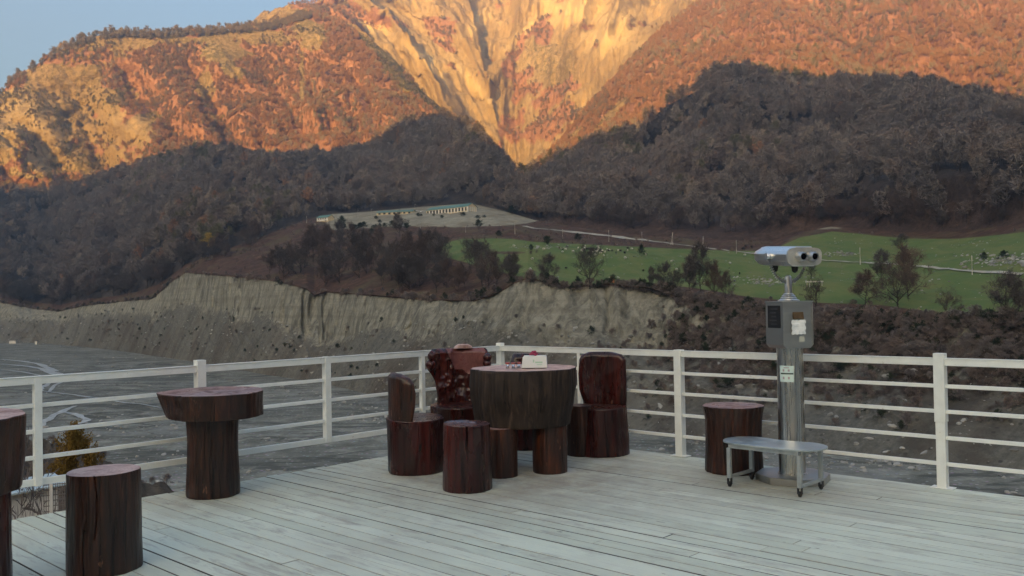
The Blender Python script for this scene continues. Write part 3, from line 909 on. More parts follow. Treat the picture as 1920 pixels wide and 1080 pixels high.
FEP = [(-400, 560, 1150), (0, 554, 1130), (60, 566, 1110), (110, 572, 1100), (160, 562, 1050), (240, 552, 980), (300, 532, 850), (345, 498, 700), (420, 470, 760), (500, 440, 820), (580, 410, 880), (620, 402, 900), (700, 396, 910), (790, 388, 915), (880, 381, 910), (930, 392, 860), (1000, 412, 770), (1130, 435, 660), (1300, 448, 600), (1440, 452, 585), (1500, 436, 590), (1560, 424, 595), (1620, 430, 575), (1700, 436, 545), (1800, 434, 510), (1920, 418, 470), (2300, 400, 450)]
RE, ZE = curve(FEP)
ZE = H + (ZE - H) * np.maximum(RE, RT + 40) / RE
RE = np.maximum(RE, RT + 40)
L1P = [(-400, 400, 1900), (0, 362, 1900), (130, 356, 1820), (200, 334, 1750), (310, 303, 1620), (370, 283, 1560), (440, 297, 1520), (480, 305, 1500), (620, 303, 1450), (700, 279, 1400), (760, 239, 1360), (830, 226, 1350), (880, 253, 1300), (930, 292, 1250), (968, 330, 1180), (990, 332, 1150), (1090, 279, 1150), (1150, 265, 1150), (1200, 240, 1150), (1250, 198, 1150), (1300, 174, 1150), (1350, 150, 1150), (1390, 138, 1150), (1450, 150, 1150), (1540, 164, 1150), (1640, 166, 1150), (1750, 180, 1100), (1850, 208, 1050), (1920, 224, 1000), (2300, 260, 1000)]
R1, Z1 = curve(L1P)
L2P = [(-400, 330, 2200), (-100, 225, 2250), (0, 176, 2300), (30, 142, 2300), (75, 117, 2300), (130, 84, 2300), (160, 72, 2300), (200, 63, 2300), (300, 64, 2300), (420, 57, 2320), (510, 48, 2340), (560, 32, 2360), (590, 24, 2360), (640, 45, 2330), (700, 78, 2280), (740, 112, 2250), (790, 170, 2200), (850, 222, 2120), (900, 258, 2050), (950, 306, 1960), (972, 326, 1900), (990, 322, 1850), (1050, 270, 1950), (1100, 202, 2000), (1150, 152, 2060), (1200, 94, 2150), (1260, 42, 2220), (1310, 2, 2300), (1400, -50, 2400), (1600, -75, 2450), (1920, -90, 2500), (2300, -100, 2500)]
R2, Z2 = curve(L2P)
L3P = [(-400, 420, 3600), (0, 330, 3600), (300, 180, 3600), (440, 90, 3600), (500, 46, 3600), (530, 33, 3600), (560, 19, 3600), (600, 0, 3600), (660, -32, 3600), (760, -55, 3650), (900, -75, 3700), (1000, -85, 3700), (1200, -75, 3700), (1400, -60, 3700), (1700, 0, 3700), (2300, 0, 3700)]
R3, Z3 = curve(L3P)

# near slope the terrace stands on: a bank whose lip shows at the lower left
LIP = [(-400, 800), (0, 812), (41, 824), (110, 852), (200, 882), (270, 905), (345, 926), (480, 975), (640, 1010), (1000, 1040), (1500, 1040), (1920, 1010), (2300, 1000)]
lr = []
for p in LIP:
    d = ray(*p); lr.append((-12 - H) / d[2] * math.hypot(d[0], d[1]))
RL = np.interp(AZ, [math.atan2(*ray(*p)[:2]) for p in LIP], lr)

def band(keys, ns):
    """keys: list of (R, z) arrays; ns: rows between them -> R, Z arrays (rows, cols) and t"""
    Rr, Zr, T = [], [], []
    for i, n in enumerate(ns):
        last = i == len(ns) - 1
        for k in range(n + (1 if last else 0)):
            t = k / n
            Rr.append(keys[i][0] * (1 - t) + keys[i + 1][0] * t)
            Zr.append(keys[i][1] * (1 - t) + keys[i + 1][1] * t)
            T.append(i + t)
    return np.array(Rr), np.array(Zr), np.array(T)

one = np.ones(NC)
nearR = np.minimum(20 * one, RL * 0.6)
B0R, B0Z, T0 = band([(3 * one, -4.5 * one), (nearR, -7 * one), (RL, -12 * one), (RL + 30, ZR * one), (RF, ZF)], [4, 16, 10, 130])
B1R, B1Z, T1 = band([(RF, ZF), (RS, ZS), (RT, ZT)], [70, 46])
B2R, B2Z, T2 = band([(RT, ZT), (RE, ZE)], [110])
dipR, dipZ = R1 + 160, Z1 - 45
B3R, B3Z, T3 = band([(RE, ZE), (R1, Z1), (dipR, dipZ)], [110, 6])
d2R, d2Z = R2 + 140, Z2 - 60
valley = np.interp(AZ, [math.atan2(*ray(x, 200)[:2]) for x in (500, 640, 915, 968, 1150, 1310, 1500)], [150, 160, 640, 820, 420, 170, 150])
d2R = np.maximum(R2 + valley, dipR + 40)
R3n = np.interp(AZ, [math.atan2(*ray(x, 200)[:2]) for x in (0, 560, 700, 930, 1200, 1400, 1900)], [3500, 3350, 3500, 4100, 3450, 3500, 3700])
Z3 = H + (Z3 - H) * R3n / R3; R3 = R3n
farR = R3 + 900
B4R, B4Z, T4 = band([(dipR, dipZ), (np.maximum(R2, dipR + 20), Z2), (d2R, d2Z), (np.maximum(R3, d2R + 200), Z3), (np.maximum(farR, R3 + 900), Z3 - 900)], [150, 8, 150, 4])

A = AZ[None, :]
SA, CA = np.sin(A), np.cos(A)

# --- relief
def xy(R): return R * SA, R * CA
# riverbed: gentle bars and channels, bank roughness
X, Y = xy(B0R)
g = T0[:, None]
B0Z = B0Z + sstep(3.02, 3.2, g) * sstep(4.0, 3.9, g) * 0.10 * fbm(X / 30, Y / 30, 0, 4, 5)
bk_ = sstep(1.0, 1.4, g) * sstep(3.05, 2.8, g)
B0Z = B0Z + bk_ * 1.1 * fbm(X / 7, Y / 7, 0, 4, 8)
# bank: gullied scree below, fluted wall above
X, Y = xy(B1R)
g = T1[:, None]
s_ = A * RF[None, :]
sw_ = s_ + 9 * fbm(s_ / 34, B1Z / 50, 0, 3, 16)
flute = ridged(sw_ / 12.0, B1Z / 60.0, 0, 4, 11) * 4.6 + fbm(sw_ / 4.0, B1Z / 25, 0, 3, 12) * 1.1
flute = np.abs(flute) * (0.45 + 0.75 * np.abs(fbm(s_ / 48, 0, 0, 2, 15)))
wall = sstep(0.75, 1.1, g) * sstep(2.0, 1.96, g) * 0.85 + 0.15 * sstep(0.6, 1.0, g)
vegslope = sstep(R_(7.6), R_(10.5), A)
scree = ridged((s_ + 6 * fbm(s_ / 30, g * 2, 0, 3, 27)) / 17.0 + 0.35 * g * 4, g * 0.9, 0, 4, 21) * 2.4 * sstep(0.05, 0.4, g) * sstep(1.15, 0.8, g)
big_ = (fbm(X / 26, Y / 26, B1Z / 26, 4, 23) * 4.5) * vegslope * sstep(0.1, 0.5, g) * sstep(2.0, 1.7, g)
B1R = B1R + wall * flute + scree + big_
B1Z = B1Z + 0.8 * fbm(X / 9, Y / 9, 0, 3, 24) * sstep(0.05, 0.3, g) * sstep(2.0, 1.8, g) * 0.8
# meadow
X, Y = xy(B2R); g = T2[:, None]
B2Z = B2Z + (2.2 * fbm(X / 60, Y / 60, 0, 4, 31) + 0.4 * fbm(X / 9, Y / 9, 0, 3, 32)) * sstep(0, 0.15, g) * sstep(1, 0.9, g)
# hills
X, Y = xy(B3R); g = T3[:, None]
env = sstep(0, 0.12, g) * sstep(1.0, 0.8, g)
B3R = B3R + env * 60 * ridged(A * R1[None, :] / 190 + 0.5 * g, g * 1.1, 0, 3, 41)
B3Z = B3Z + env * (6 * fbm(X / 90, Y / 90, 0, 4, 42) + 9 * ridged(A * R1[None, :] / 90, g * 1.3, 0, 3, 43))
# mountains
X, Y = xy(B4R); g = T4[:, None]
e1 = sstep(0, 0.1, g) * sstep(1.0, 0.55, g)
e3 = sstep(2.0, 2.15, g) * sstep(3.0, 2.9, g)
rid = ridged(A * 2200 / 260 + 0.9 * g, g * 0.9, 0, 4, 51)
AV = np.interp(g, [2.0, 2.35, 3.0], [math.atan2(*ray(966, 200)[:2]), math.atan2(*ray(915, 200)[:2]), math.atan2(*ray(860, 200)[:2])])
uu = np.abs(A - AV) * 3200 / 210 - 1.9 * (g - 2)
rid3 = ridged(uu, (g - 2) * 1.6 + np.sign(A - AV) * 7, 0, 6, 52)
B4R = B4R + e1 * 95 * rid - e3 * 85 * rid3
B4Z = B4Z + e1 * 16 * fbm(X / 70, Y / 70, B4Z / 70, 4, 53) + e3 * (20 * ridged(X / 120, Y / 120, B4Z / 120, 5, 54))
# rocky faces of the left mountain
def screen(R, Z):
    """which photo column/row each vertex belongs to: used only to say what kind of ground it is"""
    dx, dy, dz = R * SA, R * CA, Z - H
    w_ = dx * fw[0] + dy * fw[1] + dz * fw[2]
    w_ = np.where(w_ > 1, w_, 1)
    return 960 + F * (dx * rt[0] + dy * rt[1] + dz * rt[2]) / w_, 540 - F * (dx * up[0] + dy * up[1] + dz * up[2]) / w_
PXs, P4 = screen(B4R, B4Z)
def blob(px, py, sx, sy, rot=0.0):
    c, s = math.cos(rot), math.sin(rot)
    dx, dy = (PXs - px), (P4 - py)
    return np.exp(-(((dx * c + dy * s) / sx) ** 2 + ((-dx * s + dy * c) / sy) ** 2))
nzr = fbm(X / 70, Y / 70, B4Z / 70, 6, 61, 0.62)
front = (g <= 1.6)
left = (PXs < 972)
rk = np.zeros_like(B4R)
for b in ((130, 190, 170, 60, 0.2), (60, 210, 130, 60, 0.3), (190, 240, 110, 60, 0.2), (120, 300, 110, 40, 0), (20, 250, 70, 70, 0), (230, 80, 160, 22, 0.05), (410, 95, 60, 45, 0.5), (480, 70, 90, 22, 0),
          (385, 150, 26, 50, 0), (255, 245, 50, 30, 0.4), (580, 60, 40, 26, 0.6), (566, 150, 7, 60, 0), (700, 85, 60, 14, 0.8), (740, 130, 60, 12, 0.85), (800, 185, 60, 10, 0.8)):
    rk = np.maximum(rk, blob(*b))
rk = np.where(left & front, rk, 0)
rr_ = np.zeros_like(B4R)
for b in ((1150, 210, 60, 10, -0.75), (1080, 250, 40, 10, -0.75)):
    rr_ = np.maximum(rr_, 0.75 * blob(*b))
rk = np.where((~left) & front, rr_, rk)
back = np.full_like(B4R, 0.86)
for b in ((1030, 228, 48, 40, -0.5), (990, 190, 50, 60, 0.0), (950, 240, 30, 40, 0.2), (1060, 165, 45, 22, -0.7), (640, 30, 120, 28, 0.2), (830, 60, 26, 50, -0.6), (965, 100, 22, 45, 0.4), (1020, 60, 30, 20, -0.5)):
    back = np.minimum(back, 0.86 - 0.62 * blob(*b))
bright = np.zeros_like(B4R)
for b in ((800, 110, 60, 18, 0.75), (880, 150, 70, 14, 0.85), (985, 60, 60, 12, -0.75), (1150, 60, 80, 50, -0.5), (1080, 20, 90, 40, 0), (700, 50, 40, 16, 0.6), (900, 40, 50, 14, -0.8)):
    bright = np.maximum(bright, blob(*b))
rk = np.where(g > 1.6, back, rk)
rock4 = np.clip(sstep(0.26, 0.66, rk + 0.36 * nzr), 0, 1)
B4R = B4R - rock4 * e1 * 8 * ridged(X / 60, Y / 60, B4Z / 45, 4, 63)

# --- the floor under the trees: albedo masks
def grid_obj(name, R, Z, mat, attrs, label=None):
    nr, nc = R.shape
    v = np.stack([R * SA, R * CA, Z], -1).reshape(-1, 3)
    i = np.arange(nr - 1)[:, None] * nc + np.arange(nc - 1)[None, :]
    q = np.stack([i, i + 1, i + nc + 1, i + nc], -1).reshape(-1, 4)
    me = bpy.data.meshes.new(name)
    me.vertices.add(len(v)); me.vertices.foreach_set('co', v.astype(np.float32).ravel())
    me.loops.add(q.size); me.loops.foreach_set('vertex_index', q.astype(np.int32).ravel())
    me.polygons.add(len(q)); me.polygons.foreach_set('loop_start', (np.arange(len(q)) * 4).astype(np.int32))
    me.polygons.foreach_set('use_smooth', np.ones(len(q), dtype=bool))
    me.materials.append(mat)
    for k, a in attrs.items():
        at = me.attributes.new(k, 'FLOAT', 'POINT')
        at.data.foreach_set('value', np.broadcast_to(a, R.shape).astype(np.float32).ravel())
    me.update(calc_edges=True); me.validate()
    o = link(name, me)
    o['kind'] = 'structure'
    if label: o['label'] = label
    return o

def mat_riverbed():
    t = NT('river_gravel')
    v = t.coord('Position', (1, 1, 1))
    big = t.noise(t.coord('Position', (1, 2.2, 1)), 0.018, 6, 0.62, 0.6)
    mid = t.noise(v, 0.11, 8, 0.78)
    st = t.voro(v, 0.55)
    st2 = t.voro(v, 1.6)
    pick = t.voro(v, 0.55, out='Color')
    c = t.ramp(mid, [(0.30, (0.095, 0.096, 0.080)), (0.50, (0.195, 0.197, 0.168)), (0.68, (0.36, 0.355, 0.30))])
    c = t.mix(t.ramp(big, [(0.48, 0.0), (0.60, 0.55)]), c, (0.115, 0.118, 0.104))
    c = t.mix(t.ramp(st2, [(0.10, 0.55), (0.22, 0.0)]), c, (0.30, 0.30, 0.29))
    c = t.mix(t.ramp(st, [(0.16, 0.9), (0.24, 0.0)]), c, t.mix(0.45, (0.42, 0.42, 0.40), pick, 'MULTIPLY'))
    chan = t.noise(t.coord('Position', (1, 1.8, 1), (0, 0, R_(35))), 0.011, 6, 0.55, 1.2)
    c = t.mix(t.ramp(chan, [(0.470, 0.0), (0.484, 0.75), (0.500, 0.75), (0.512, 0.0)]), c, (0.085, 0.087, 0.078))
    c = t.mix(t.ramp(chan, [(0.54, 0.0), (0.57, 0.45), (0.62, 0.0)]), c, (0.27, 0.275, 0.26))
    # bank near the terrace is brown earth and dry weeds
    b = t.attr('bank')
    e = t.noise(v, 0.9, 6, 0.7)
    c = t.mix(b, c, t.ramp(e, [(0.3, (0.05, 0.042, 0.032)), (0.6, (0.13, 0.105, 0.08)), (0.75, (0.22, 0.19, 0.14))]))
    t.bump(t.math('ADD', st, mid), 0.6, 0.5)
    return t.set(c, 1.0, spec=0.0)

def mat_bank():
    t = NT('eroded_river_bank')
    v = t.coord('Position')
    vs = t.coord('Position', (1, 1, 0.06))
    streak = t.noise(vs, 0.26, 7, 0.72, 0.5)
    fine = t.noise(v, 0.55, 6, 0.7)
    layer = t.noise(t.coord('Position', (0.02, 0.02, 1)), 0.30, 4, 0.6, 0.2)
    patch = t.noise(v, 0.035, 5, 0.6)
    wall_ = t.ramp(streak, [(0.30, (0.075, 0.073, 0.063)), (0.45, (0.19, 0.185, 0.15)), (0.58, (0.325, 0.312, 0.25))])  # dark streaks put crevice shade between the ribs into the wall colour
    wall_ = t.mix(t.ramp(layer, [(0.50, 0.0), (0.60, 0.35)]), wall_, (0.14, 0.13, 0.10))
    scr = t.ramp(fine, [(0.28, (0.085, 0.083, 0.072)), (0.52, (0.145, 0.142, 0.122)), (0.72, (0.225, 0.22, 0.19))])
    scr = t.mix(t.ramp(patch, [(0.46, 0.0), (0.60, 0.65)]), scr, (0.085, 0.066, 0.052))
    cx = t.n('ShaderNodeCombineXYZ')
    t.l(t.math('SUBTRACT', t.attr('sm'), t.math('MULTIPLY', t.attr('hm'), 1.0)), cx.inputs[0]); t.l(t.math('MULTIPLY', t.attr('hm'), 0.05), cx.inputs[1])
    diag = t.noise(cx.outputs[0], 0.085, 7, 0.66, 0.9)
    scr = t.mix(t.ramp(diag, [(0.46, 0.0), (0.64, 0.5)]), scr, (0.225, 0.218, 0.18))
    scr = t.mix(t.ramp(diag, [(0.36, 0.5), (0.46, 0.0)]), scr, (0.075, 0.072, 0.058))
    rub = t.voro(v, 0.35)
    scr = t.mix(t.ramp(rub, [(0.12, 0.7), (0.2, 0.0)]), scr, (0.045, 0.045, 0.036))
    g = t.math('ADD', t.attr('t'), t.math('ADD', t.math('MULTIPLY', t.math('SUBTRACT', fine, 0.5), 0.7), t.math('MULTIPLY', t.math('SUBTRACT', patch, 0.5), 0.9)))
    c = t.mix(t.ramp(g, [(0.86, 0.0), (1.0, 1.0)]), scr, wall_)
    veg = t.attr('veg')
    vg = t.math('ADD', veg, t.math('MULTIPLY', t.math('SUBTRACT', t.noise(v, 0.07, 5, 0.65), 0.5), 1.5))
    brush = t.ramp(t.noise(v, 0.9, 5, 0.7), [(0.3, (0.022, 0.018, 0.014)), (0.55, (0.055, 0.040, 0.032)), (0.75, (0.105, 0.070, 0.055))])
    c = t.mix(t.ramp(vg, [(0.48, 0.0), (0.62, 0.92)]), c, brush)
    c = t.mix(t.attr('lip'), c, t.mix(fine, (0.07, 0.035, 0.025), (0.12, 0.06, 0.04)))
    t.bump(t.math('ADD', streak, fine), 0.9, 1.2)
    return t.set(c, 0.95, spec=0.1)

def mat_meadow():
    t = NT('autumn_meadow')
    v = t.coord('Position')
    n1 = t.noise(v, 0.05, 6, 0.65)
    n2 = t.noise(v, 0.22, 7, 0.75)
    n3 = t.noise(t.coord('Position', (1, 0.35, 1)), 0.10, 5, 0.65)
    grass = t.mix(n2, (0.070, 0.112, 0.034), (0.120, 0.165, 0.054))
    grass = t.mix(t.ramp(n3, [(0.42, 0.0), (0.62, 0.75)]), grass, (0.150, 0.160, 0.058))
    br = t.ramp(n2, [(0.30, (0.028, 0.018, 0.014)), (0.5, (0.075, 0.042, 0.030)), (0.70, (0.15, 0.095, 0.066))])
    br = t.mix(t.ramp(n1, [(0.50, 0.0), (0.62, 0.7)]), br, (0.10, 0.085, 0.045))
    pale = t.mix(t.ramp(n1, [(0.40, 0.0), (0.62, 0.7)]), t.ramp(n2, [(0.3, (0.20, 0.185, 0.135)), (0.7, (0.34, 0.32, 0.245))]), (0.13, 0.105, 0.07))
    gm = t.math('ADD', t.attr('green'), t.math('MULTIPLY', t.math('SUBTRACT', n1, 0.5), 0.8))
    c = t.mix(t.ramp(gm, [(0.44, 0.0), (0.58, 1.0)]), br, grass)
    pm = t.math('ADD', t.attr('pale'), t.math('MULTIPLY', t.math('SUBTRACT', t.noise(v, 0.028, 6, 0.7), 0.5), 1.5))
    c = t.mix(t.ramp(pm, [(0.45, 0.0), (0.58, 1.0)]), c, pale)
    st = t.voro(v, 0.22)
    c = t.mix(t.math('MULTIPLY', t.ramp(st, [(0.055, 0.75), (0.085, 0.0)]), t.ramp(n3, [(0.5, 0.0), (0.56, 1.0)])), c, (0.34, 0.33, 0.28))
    t.bump(n2, 0.5, 0.6)
    return t.set(c, 0.95, spec=0.1)

def mat_hill():
    t = NT('forest_floor')
    v = t.coord('Position')
    n1 = t.noise(v, 0.02, 6, 0.65)
    n2 = t.noise(v, 0.25, 6, 0.7)
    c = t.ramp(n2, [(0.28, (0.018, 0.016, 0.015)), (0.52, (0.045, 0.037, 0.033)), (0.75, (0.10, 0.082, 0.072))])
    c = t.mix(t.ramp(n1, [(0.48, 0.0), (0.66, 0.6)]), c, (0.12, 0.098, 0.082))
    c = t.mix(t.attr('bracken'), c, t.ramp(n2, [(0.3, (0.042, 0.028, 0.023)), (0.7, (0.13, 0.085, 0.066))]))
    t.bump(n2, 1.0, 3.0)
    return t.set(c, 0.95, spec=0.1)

def mat_mountain():
    t = NT('mountain_rock_and_forest_floor')
    v = t.coord('Position')
    n2 = t.noise(v, 0.09, 7, 0.7)
    n3 = t.noise(v, 0.022, 6, 0.65)
    drain = t.noise(t.coord('Position', (1, 0.7, 0.7)), 0.045, 8, 0.72, 0.3)
    floor_ = t.ramp(n2, [(0.28, (0.20, 0.108, 0.074)), (0.52, (0.34, 0.178, 0.122)), (0.75, (0.46, 0.26, 0.175))])
    rock = t.ramp(drain, [(0.32, (0.21, 0.15, 0.085)), (0.50, (0.36, 0.275, 0.16)), (0.66, (0.47, 0.345, 0.19))])
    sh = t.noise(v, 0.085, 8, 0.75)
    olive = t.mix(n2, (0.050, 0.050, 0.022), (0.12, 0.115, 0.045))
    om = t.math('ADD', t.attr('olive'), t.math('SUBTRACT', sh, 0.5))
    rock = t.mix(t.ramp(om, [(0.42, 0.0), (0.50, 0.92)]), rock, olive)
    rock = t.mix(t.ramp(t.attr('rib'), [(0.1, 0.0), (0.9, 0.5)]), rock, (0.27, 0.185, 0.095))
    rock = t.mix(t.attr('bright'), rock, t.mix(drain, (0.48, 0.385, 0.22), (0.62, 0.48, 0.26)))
    rm = t.math('ADD', t.attr('rock'), t.math('MULTIPLY', t.math('SUBTRACT', n3, 0.5), 0.7))
    c = t.mix(t.ramp(rm, [(0.44, 0.0), (0.56, 1.0)]), floor_, rock)
    t.bump(t.math('ADD', drain, n2), 1.0, 9.0)
    return t.set(c, 0.95, spec=0.1)

grid_obj('riverbed', B0R, B0Z, mat_riverbed(), {'bank': sstep(3.08, 2.8, T0)[:, None]}, 'grey gravel riverbed with scattered pale stones')
PX1, P1 = screen(B1R, B1Z)
veg1 = np.clip(vegslope * 0.34 + 0.35 * sstep(R_(9), R_(13), A) * sstep(0.25, 1.2, T1[:, None]) + 0.30 * np.exp(-((PX1 - 215) / 60) ** 2) * sstep(1.1, 0.7, T1[:, None]) + 0.30 * np.exp(-((PX1 - 1160) / 110) ** 2) * sstep(1.9, 0.9, T1[:, None]), 0, 1)
grid_obj('river_bank', B1R, B1Z, mat_bank(), {'sm': s_, 'hm': B1Z, 't': T1[:, None] / 1.0, 'veg': veg1, 'lip': sstep(1.955, 1.99, T1)[:, None] * (1 + 0 * A)}, 'pale eroded river cliff with grey scree below')
rock_mask_PX = PXs
PXs, P2 = screen(B2R, B2Z)
# green pasture on the right, bracken on the left and along the edge
line = np.interp(PXs, [830, 870, 960, 1000, 1300, 1440, 1500, 1560, 1700, 1800, 1920], [455, 446, 446, 452, 466, 470, 444, 432, 446, 446, 434])
low = np.interp(PXs, [830, 900, 990, 1040, 1140, 1215, 1300, 1400, 1500, 1650, 1800, 1920], [480, 500, 522, 534, 532, 530, 540, 556, 566, 572, 592, 596])
green = sstep(-2, 5, P2 - line) * sstep(4, -4, P2 - low) * sstep(800, 845, PXs)
patch_ = np.exp(-((PXs - 955) / 45) ** 2 - ((P2 - 474) / 5) ** 2)
green = green * (1 - 0.7 * patch_)
pale = sstep(598, 625, PXs) * sstep(1030, 990, PXs) * sstep(-2, 3, np.interp(PXs, [600, 640, 760, 860, 960, 1000], [432, 431, 424, 427, 423, 417]) - P2)
pale = np.maximum(pale, 0.9 * sstep(1375, 1400, PXs) * 0)
for (a, b, sx, sy) in ((1870, 488, 46, 7), (1590, 478, 30, 3), (1545, 428, 50, 3)):
    pale = np.maximum(pale, 0.62 * np.exp(-((PXs - a) / sx) ** 2 - ((P2 - b) / sy) ** 2))
grid_obj('meadow', B2R, B2Z, mat_meadow(), {'green': green, 'pale': pale}, 'green pasture and rusty bracken on the terrace above the cliff')
PXs, P3 = screen(B3R, B3Z)
bracken = sstep(0.18, 0.02, T3[:, None]) * sstep(980, 1060, PXs) * 0.9
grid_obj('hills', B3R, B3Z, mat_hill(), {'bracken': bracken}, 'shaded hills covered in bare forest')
PXs = rock_mask_PX; g = T4[:, None]
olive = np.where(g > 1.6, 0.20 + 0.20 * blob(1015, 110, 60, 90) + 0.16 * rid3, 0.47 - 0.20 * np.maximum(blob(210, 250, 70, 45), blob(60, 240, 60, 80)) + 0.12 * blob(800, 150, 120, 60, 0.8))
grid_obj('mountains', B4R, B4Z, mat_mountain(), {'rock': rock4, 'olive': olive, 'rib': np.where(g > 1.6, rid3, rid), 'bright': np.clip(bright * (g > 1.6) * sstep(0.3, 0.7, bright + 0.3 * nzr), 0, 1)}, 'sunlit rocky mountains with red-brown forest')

# --- heights for placing things on the terrain
ALLR = np.concatenate([B0R[:-1], B1R[:-1], B2R[:-1], B3R[:-1], B4R]); ALLZ = np.concatenate([B0Z[:-1], B1Z[:-1], B2Z[:-1], B3Z[:-1], B4Z])
rB = [len(B0R) - 1, len(B1R) - 1, len(B2R) - 1, len(B3R) - 1]
def ci_(az): return np.interp(az, AZ, np.arange(NC))
def height(az, R):
    c = ci_(az); c0 = int(min(max(c, 0), NC - 2)); t = c - c0
    def hcol(k):
        return np.interp(R, np.maximum.accumulate(ALLR[:, k]), ALLZ[:, k])
    return float(hcol(c0) * (1 - t) + hcol(c0 + 1) * t)
def at(px, py):
    """first point of the terrain that the sight line through a photo point meets"""
    d = ray(px, py); hl_ = math.hypot(d[0], d[1]); az = math.atan2(d[0], d[1])
    c = int(round(ci_(az)))
    el = (ALLZ[:, c] - H) / ALLR[:, c]
    tgt = d[2] / hl_
    i0 = 12
    k = i0 + int(np.argmax(el[i0:] >= tgt))
    e0, e1_ = el[k - 1], el[k]
    u = 0 if e1_ == e0 else (tgt - e0) / (e1_ - e0)
    R = ALLR[k - 1, c] * (1 - u) + ALLR[k, c] * u
    return Vector((R * math.sin(az), R * math.cos(az), H + R * tgt)), R

# ================================================================== mountain behind the viewer: its crest throws the evening shade over the valley
YO = -2500.0
xo, zo = [], []
for i in range(0, NC, 6):
    if abs(AZ[i]) > R_(36): continue
    P = np.array([R1[i] * math.sin(AZ[i]), R1[i] * math.cos(AZ[i]), Z1[i] + 15.0])
    t = (YO - P[1]) / sdir[1]
    Q = P + t * sdir
    xo.append(Q[0]); zo.append(Q[2])
o_ = np.argsort(xo); xo = np.array(xo)[o_]; zo = np.array(zo)[o_]
gx = np.linspace(-4200, 4200, 421)
crest = smooth1(np.interp(gx, xo, zo), 2)
crest = crest + sstep(xo[0] - 100, xo[0] - 900, gx) * 60 + sstep(xo[-1] + 100, xo[-1] + 900, gx) * 60
gy = np.concatenate([np.linspace(-12, -2440, 90), [YO], np.linspace(-2570, -4200, 20)])
s1 = np.clip((-gy - 12) / (2500 - 12), 0, 1); s2 = np.clip((-gy - 2500) / 1700, 0, 1)
GZ = -6 + s1[:, None] ** 1.15 * (crest[None, :] + 6) - s2[:, None] * 600
gxx, gyy = np.meshgrid(gx, gy)
GZ += sstep(0.02, 0.2, s1)[:, None] * sstep(1.0, 0.8, s1)[:, None] * (25 * fbm(gxx / 200, gyy / 200, 0, 4, 71) - 10)
nr, nc = GZ.shape
i = np.arange(nr - 1)[:, None] * nc + np.arange(nc - 1)[None, :]
q = np.stack([i, i + nc, i + nc + 1, i + 1], -1).reshape(-1, 4)
me = mesh('shading_mountain', np.stack([gxx, gyy, GZ], -1).reshape(-1, 3), q, bpy.data.materials['forest_floor'], None, True)
o = link('mountain_behind', me); o['kind'] = 'structure'; o['label'] = 'wooded mountain behind the terrace'
# ================================================================== trees
def tree_mat(name, a, b, vary=True):
    t = NT(name)
    r = t.n('ShaderNodeObjectInfo').outputs['Random']
    n_ = t.noise(t.coord('Object'), 0.5, 3)
    c = t.mix(r, a, b) if vary else t.mix(n_, a, b)
    c = t.mix(t.ramp(n_, [(0.35, 0.0), (0.65, 0.35)]), c, tuple(q * 0.6 for q in a))
    return t.set(c, 0.9, spec=0.1)
M_BARK = tree_mat('dark_bark', (0.042, 0.034, 0.029), (0.075, 0.060, 0.050))
TWD = [tree_mat('dark_twigs_grey', (0.080, 0.070, 0.066), (0.130, 0.112, 0.104)), tree_mat('dark_twigs_brown', (0.088, 0.068, 0.060), (0.140, 0.106, 0.092)), tree_mat('dull_twigs_russet', (0.105, 0.076, 0.064), (0.155, 0.110, 0.092))]
TW = [tree_mat('twigs_grey_brown', (0.170, 0.150, 0.145), (0.260, 0.228, 0.212)),
      tree_mat('twigs_brown', (0.180, 0.146, 0.132), (0.265, 0.212, 0.186)),
      tree_mat('twigs_rust', (0.30, 0.175, 0.115), (0.40, 0.235, 0.155)),
      tree_mat('twigs_olive', (0.135, 0.128, 0.080), (0.195, 0.180, 0.105)),
      tree_mat('twigs_pale', (0.26, 0.22, 0.19), (0.37, 0.31, 0.26)),
      tree_mat('leaves_yellow', (0.44, 0.30, 0.06), (0.58, 0.40, 0.09)),
      tree_mat('leaves_dark_green', (0.028, 0.042, 0.026), (0.050, 0.066, 0.038))]
M_YEL = tree_mat('leaves_amber', (0.17, 0.105, 0.022), (0.27, 0.165, 0.035), False)

def rv(r):
    while True:
        v = Vector((r.uniform(-1, 1), r.uniform(-1, 1), r.uniform(-1, 1)))
        if 0.05 < v.length < 1: return v.normalized()

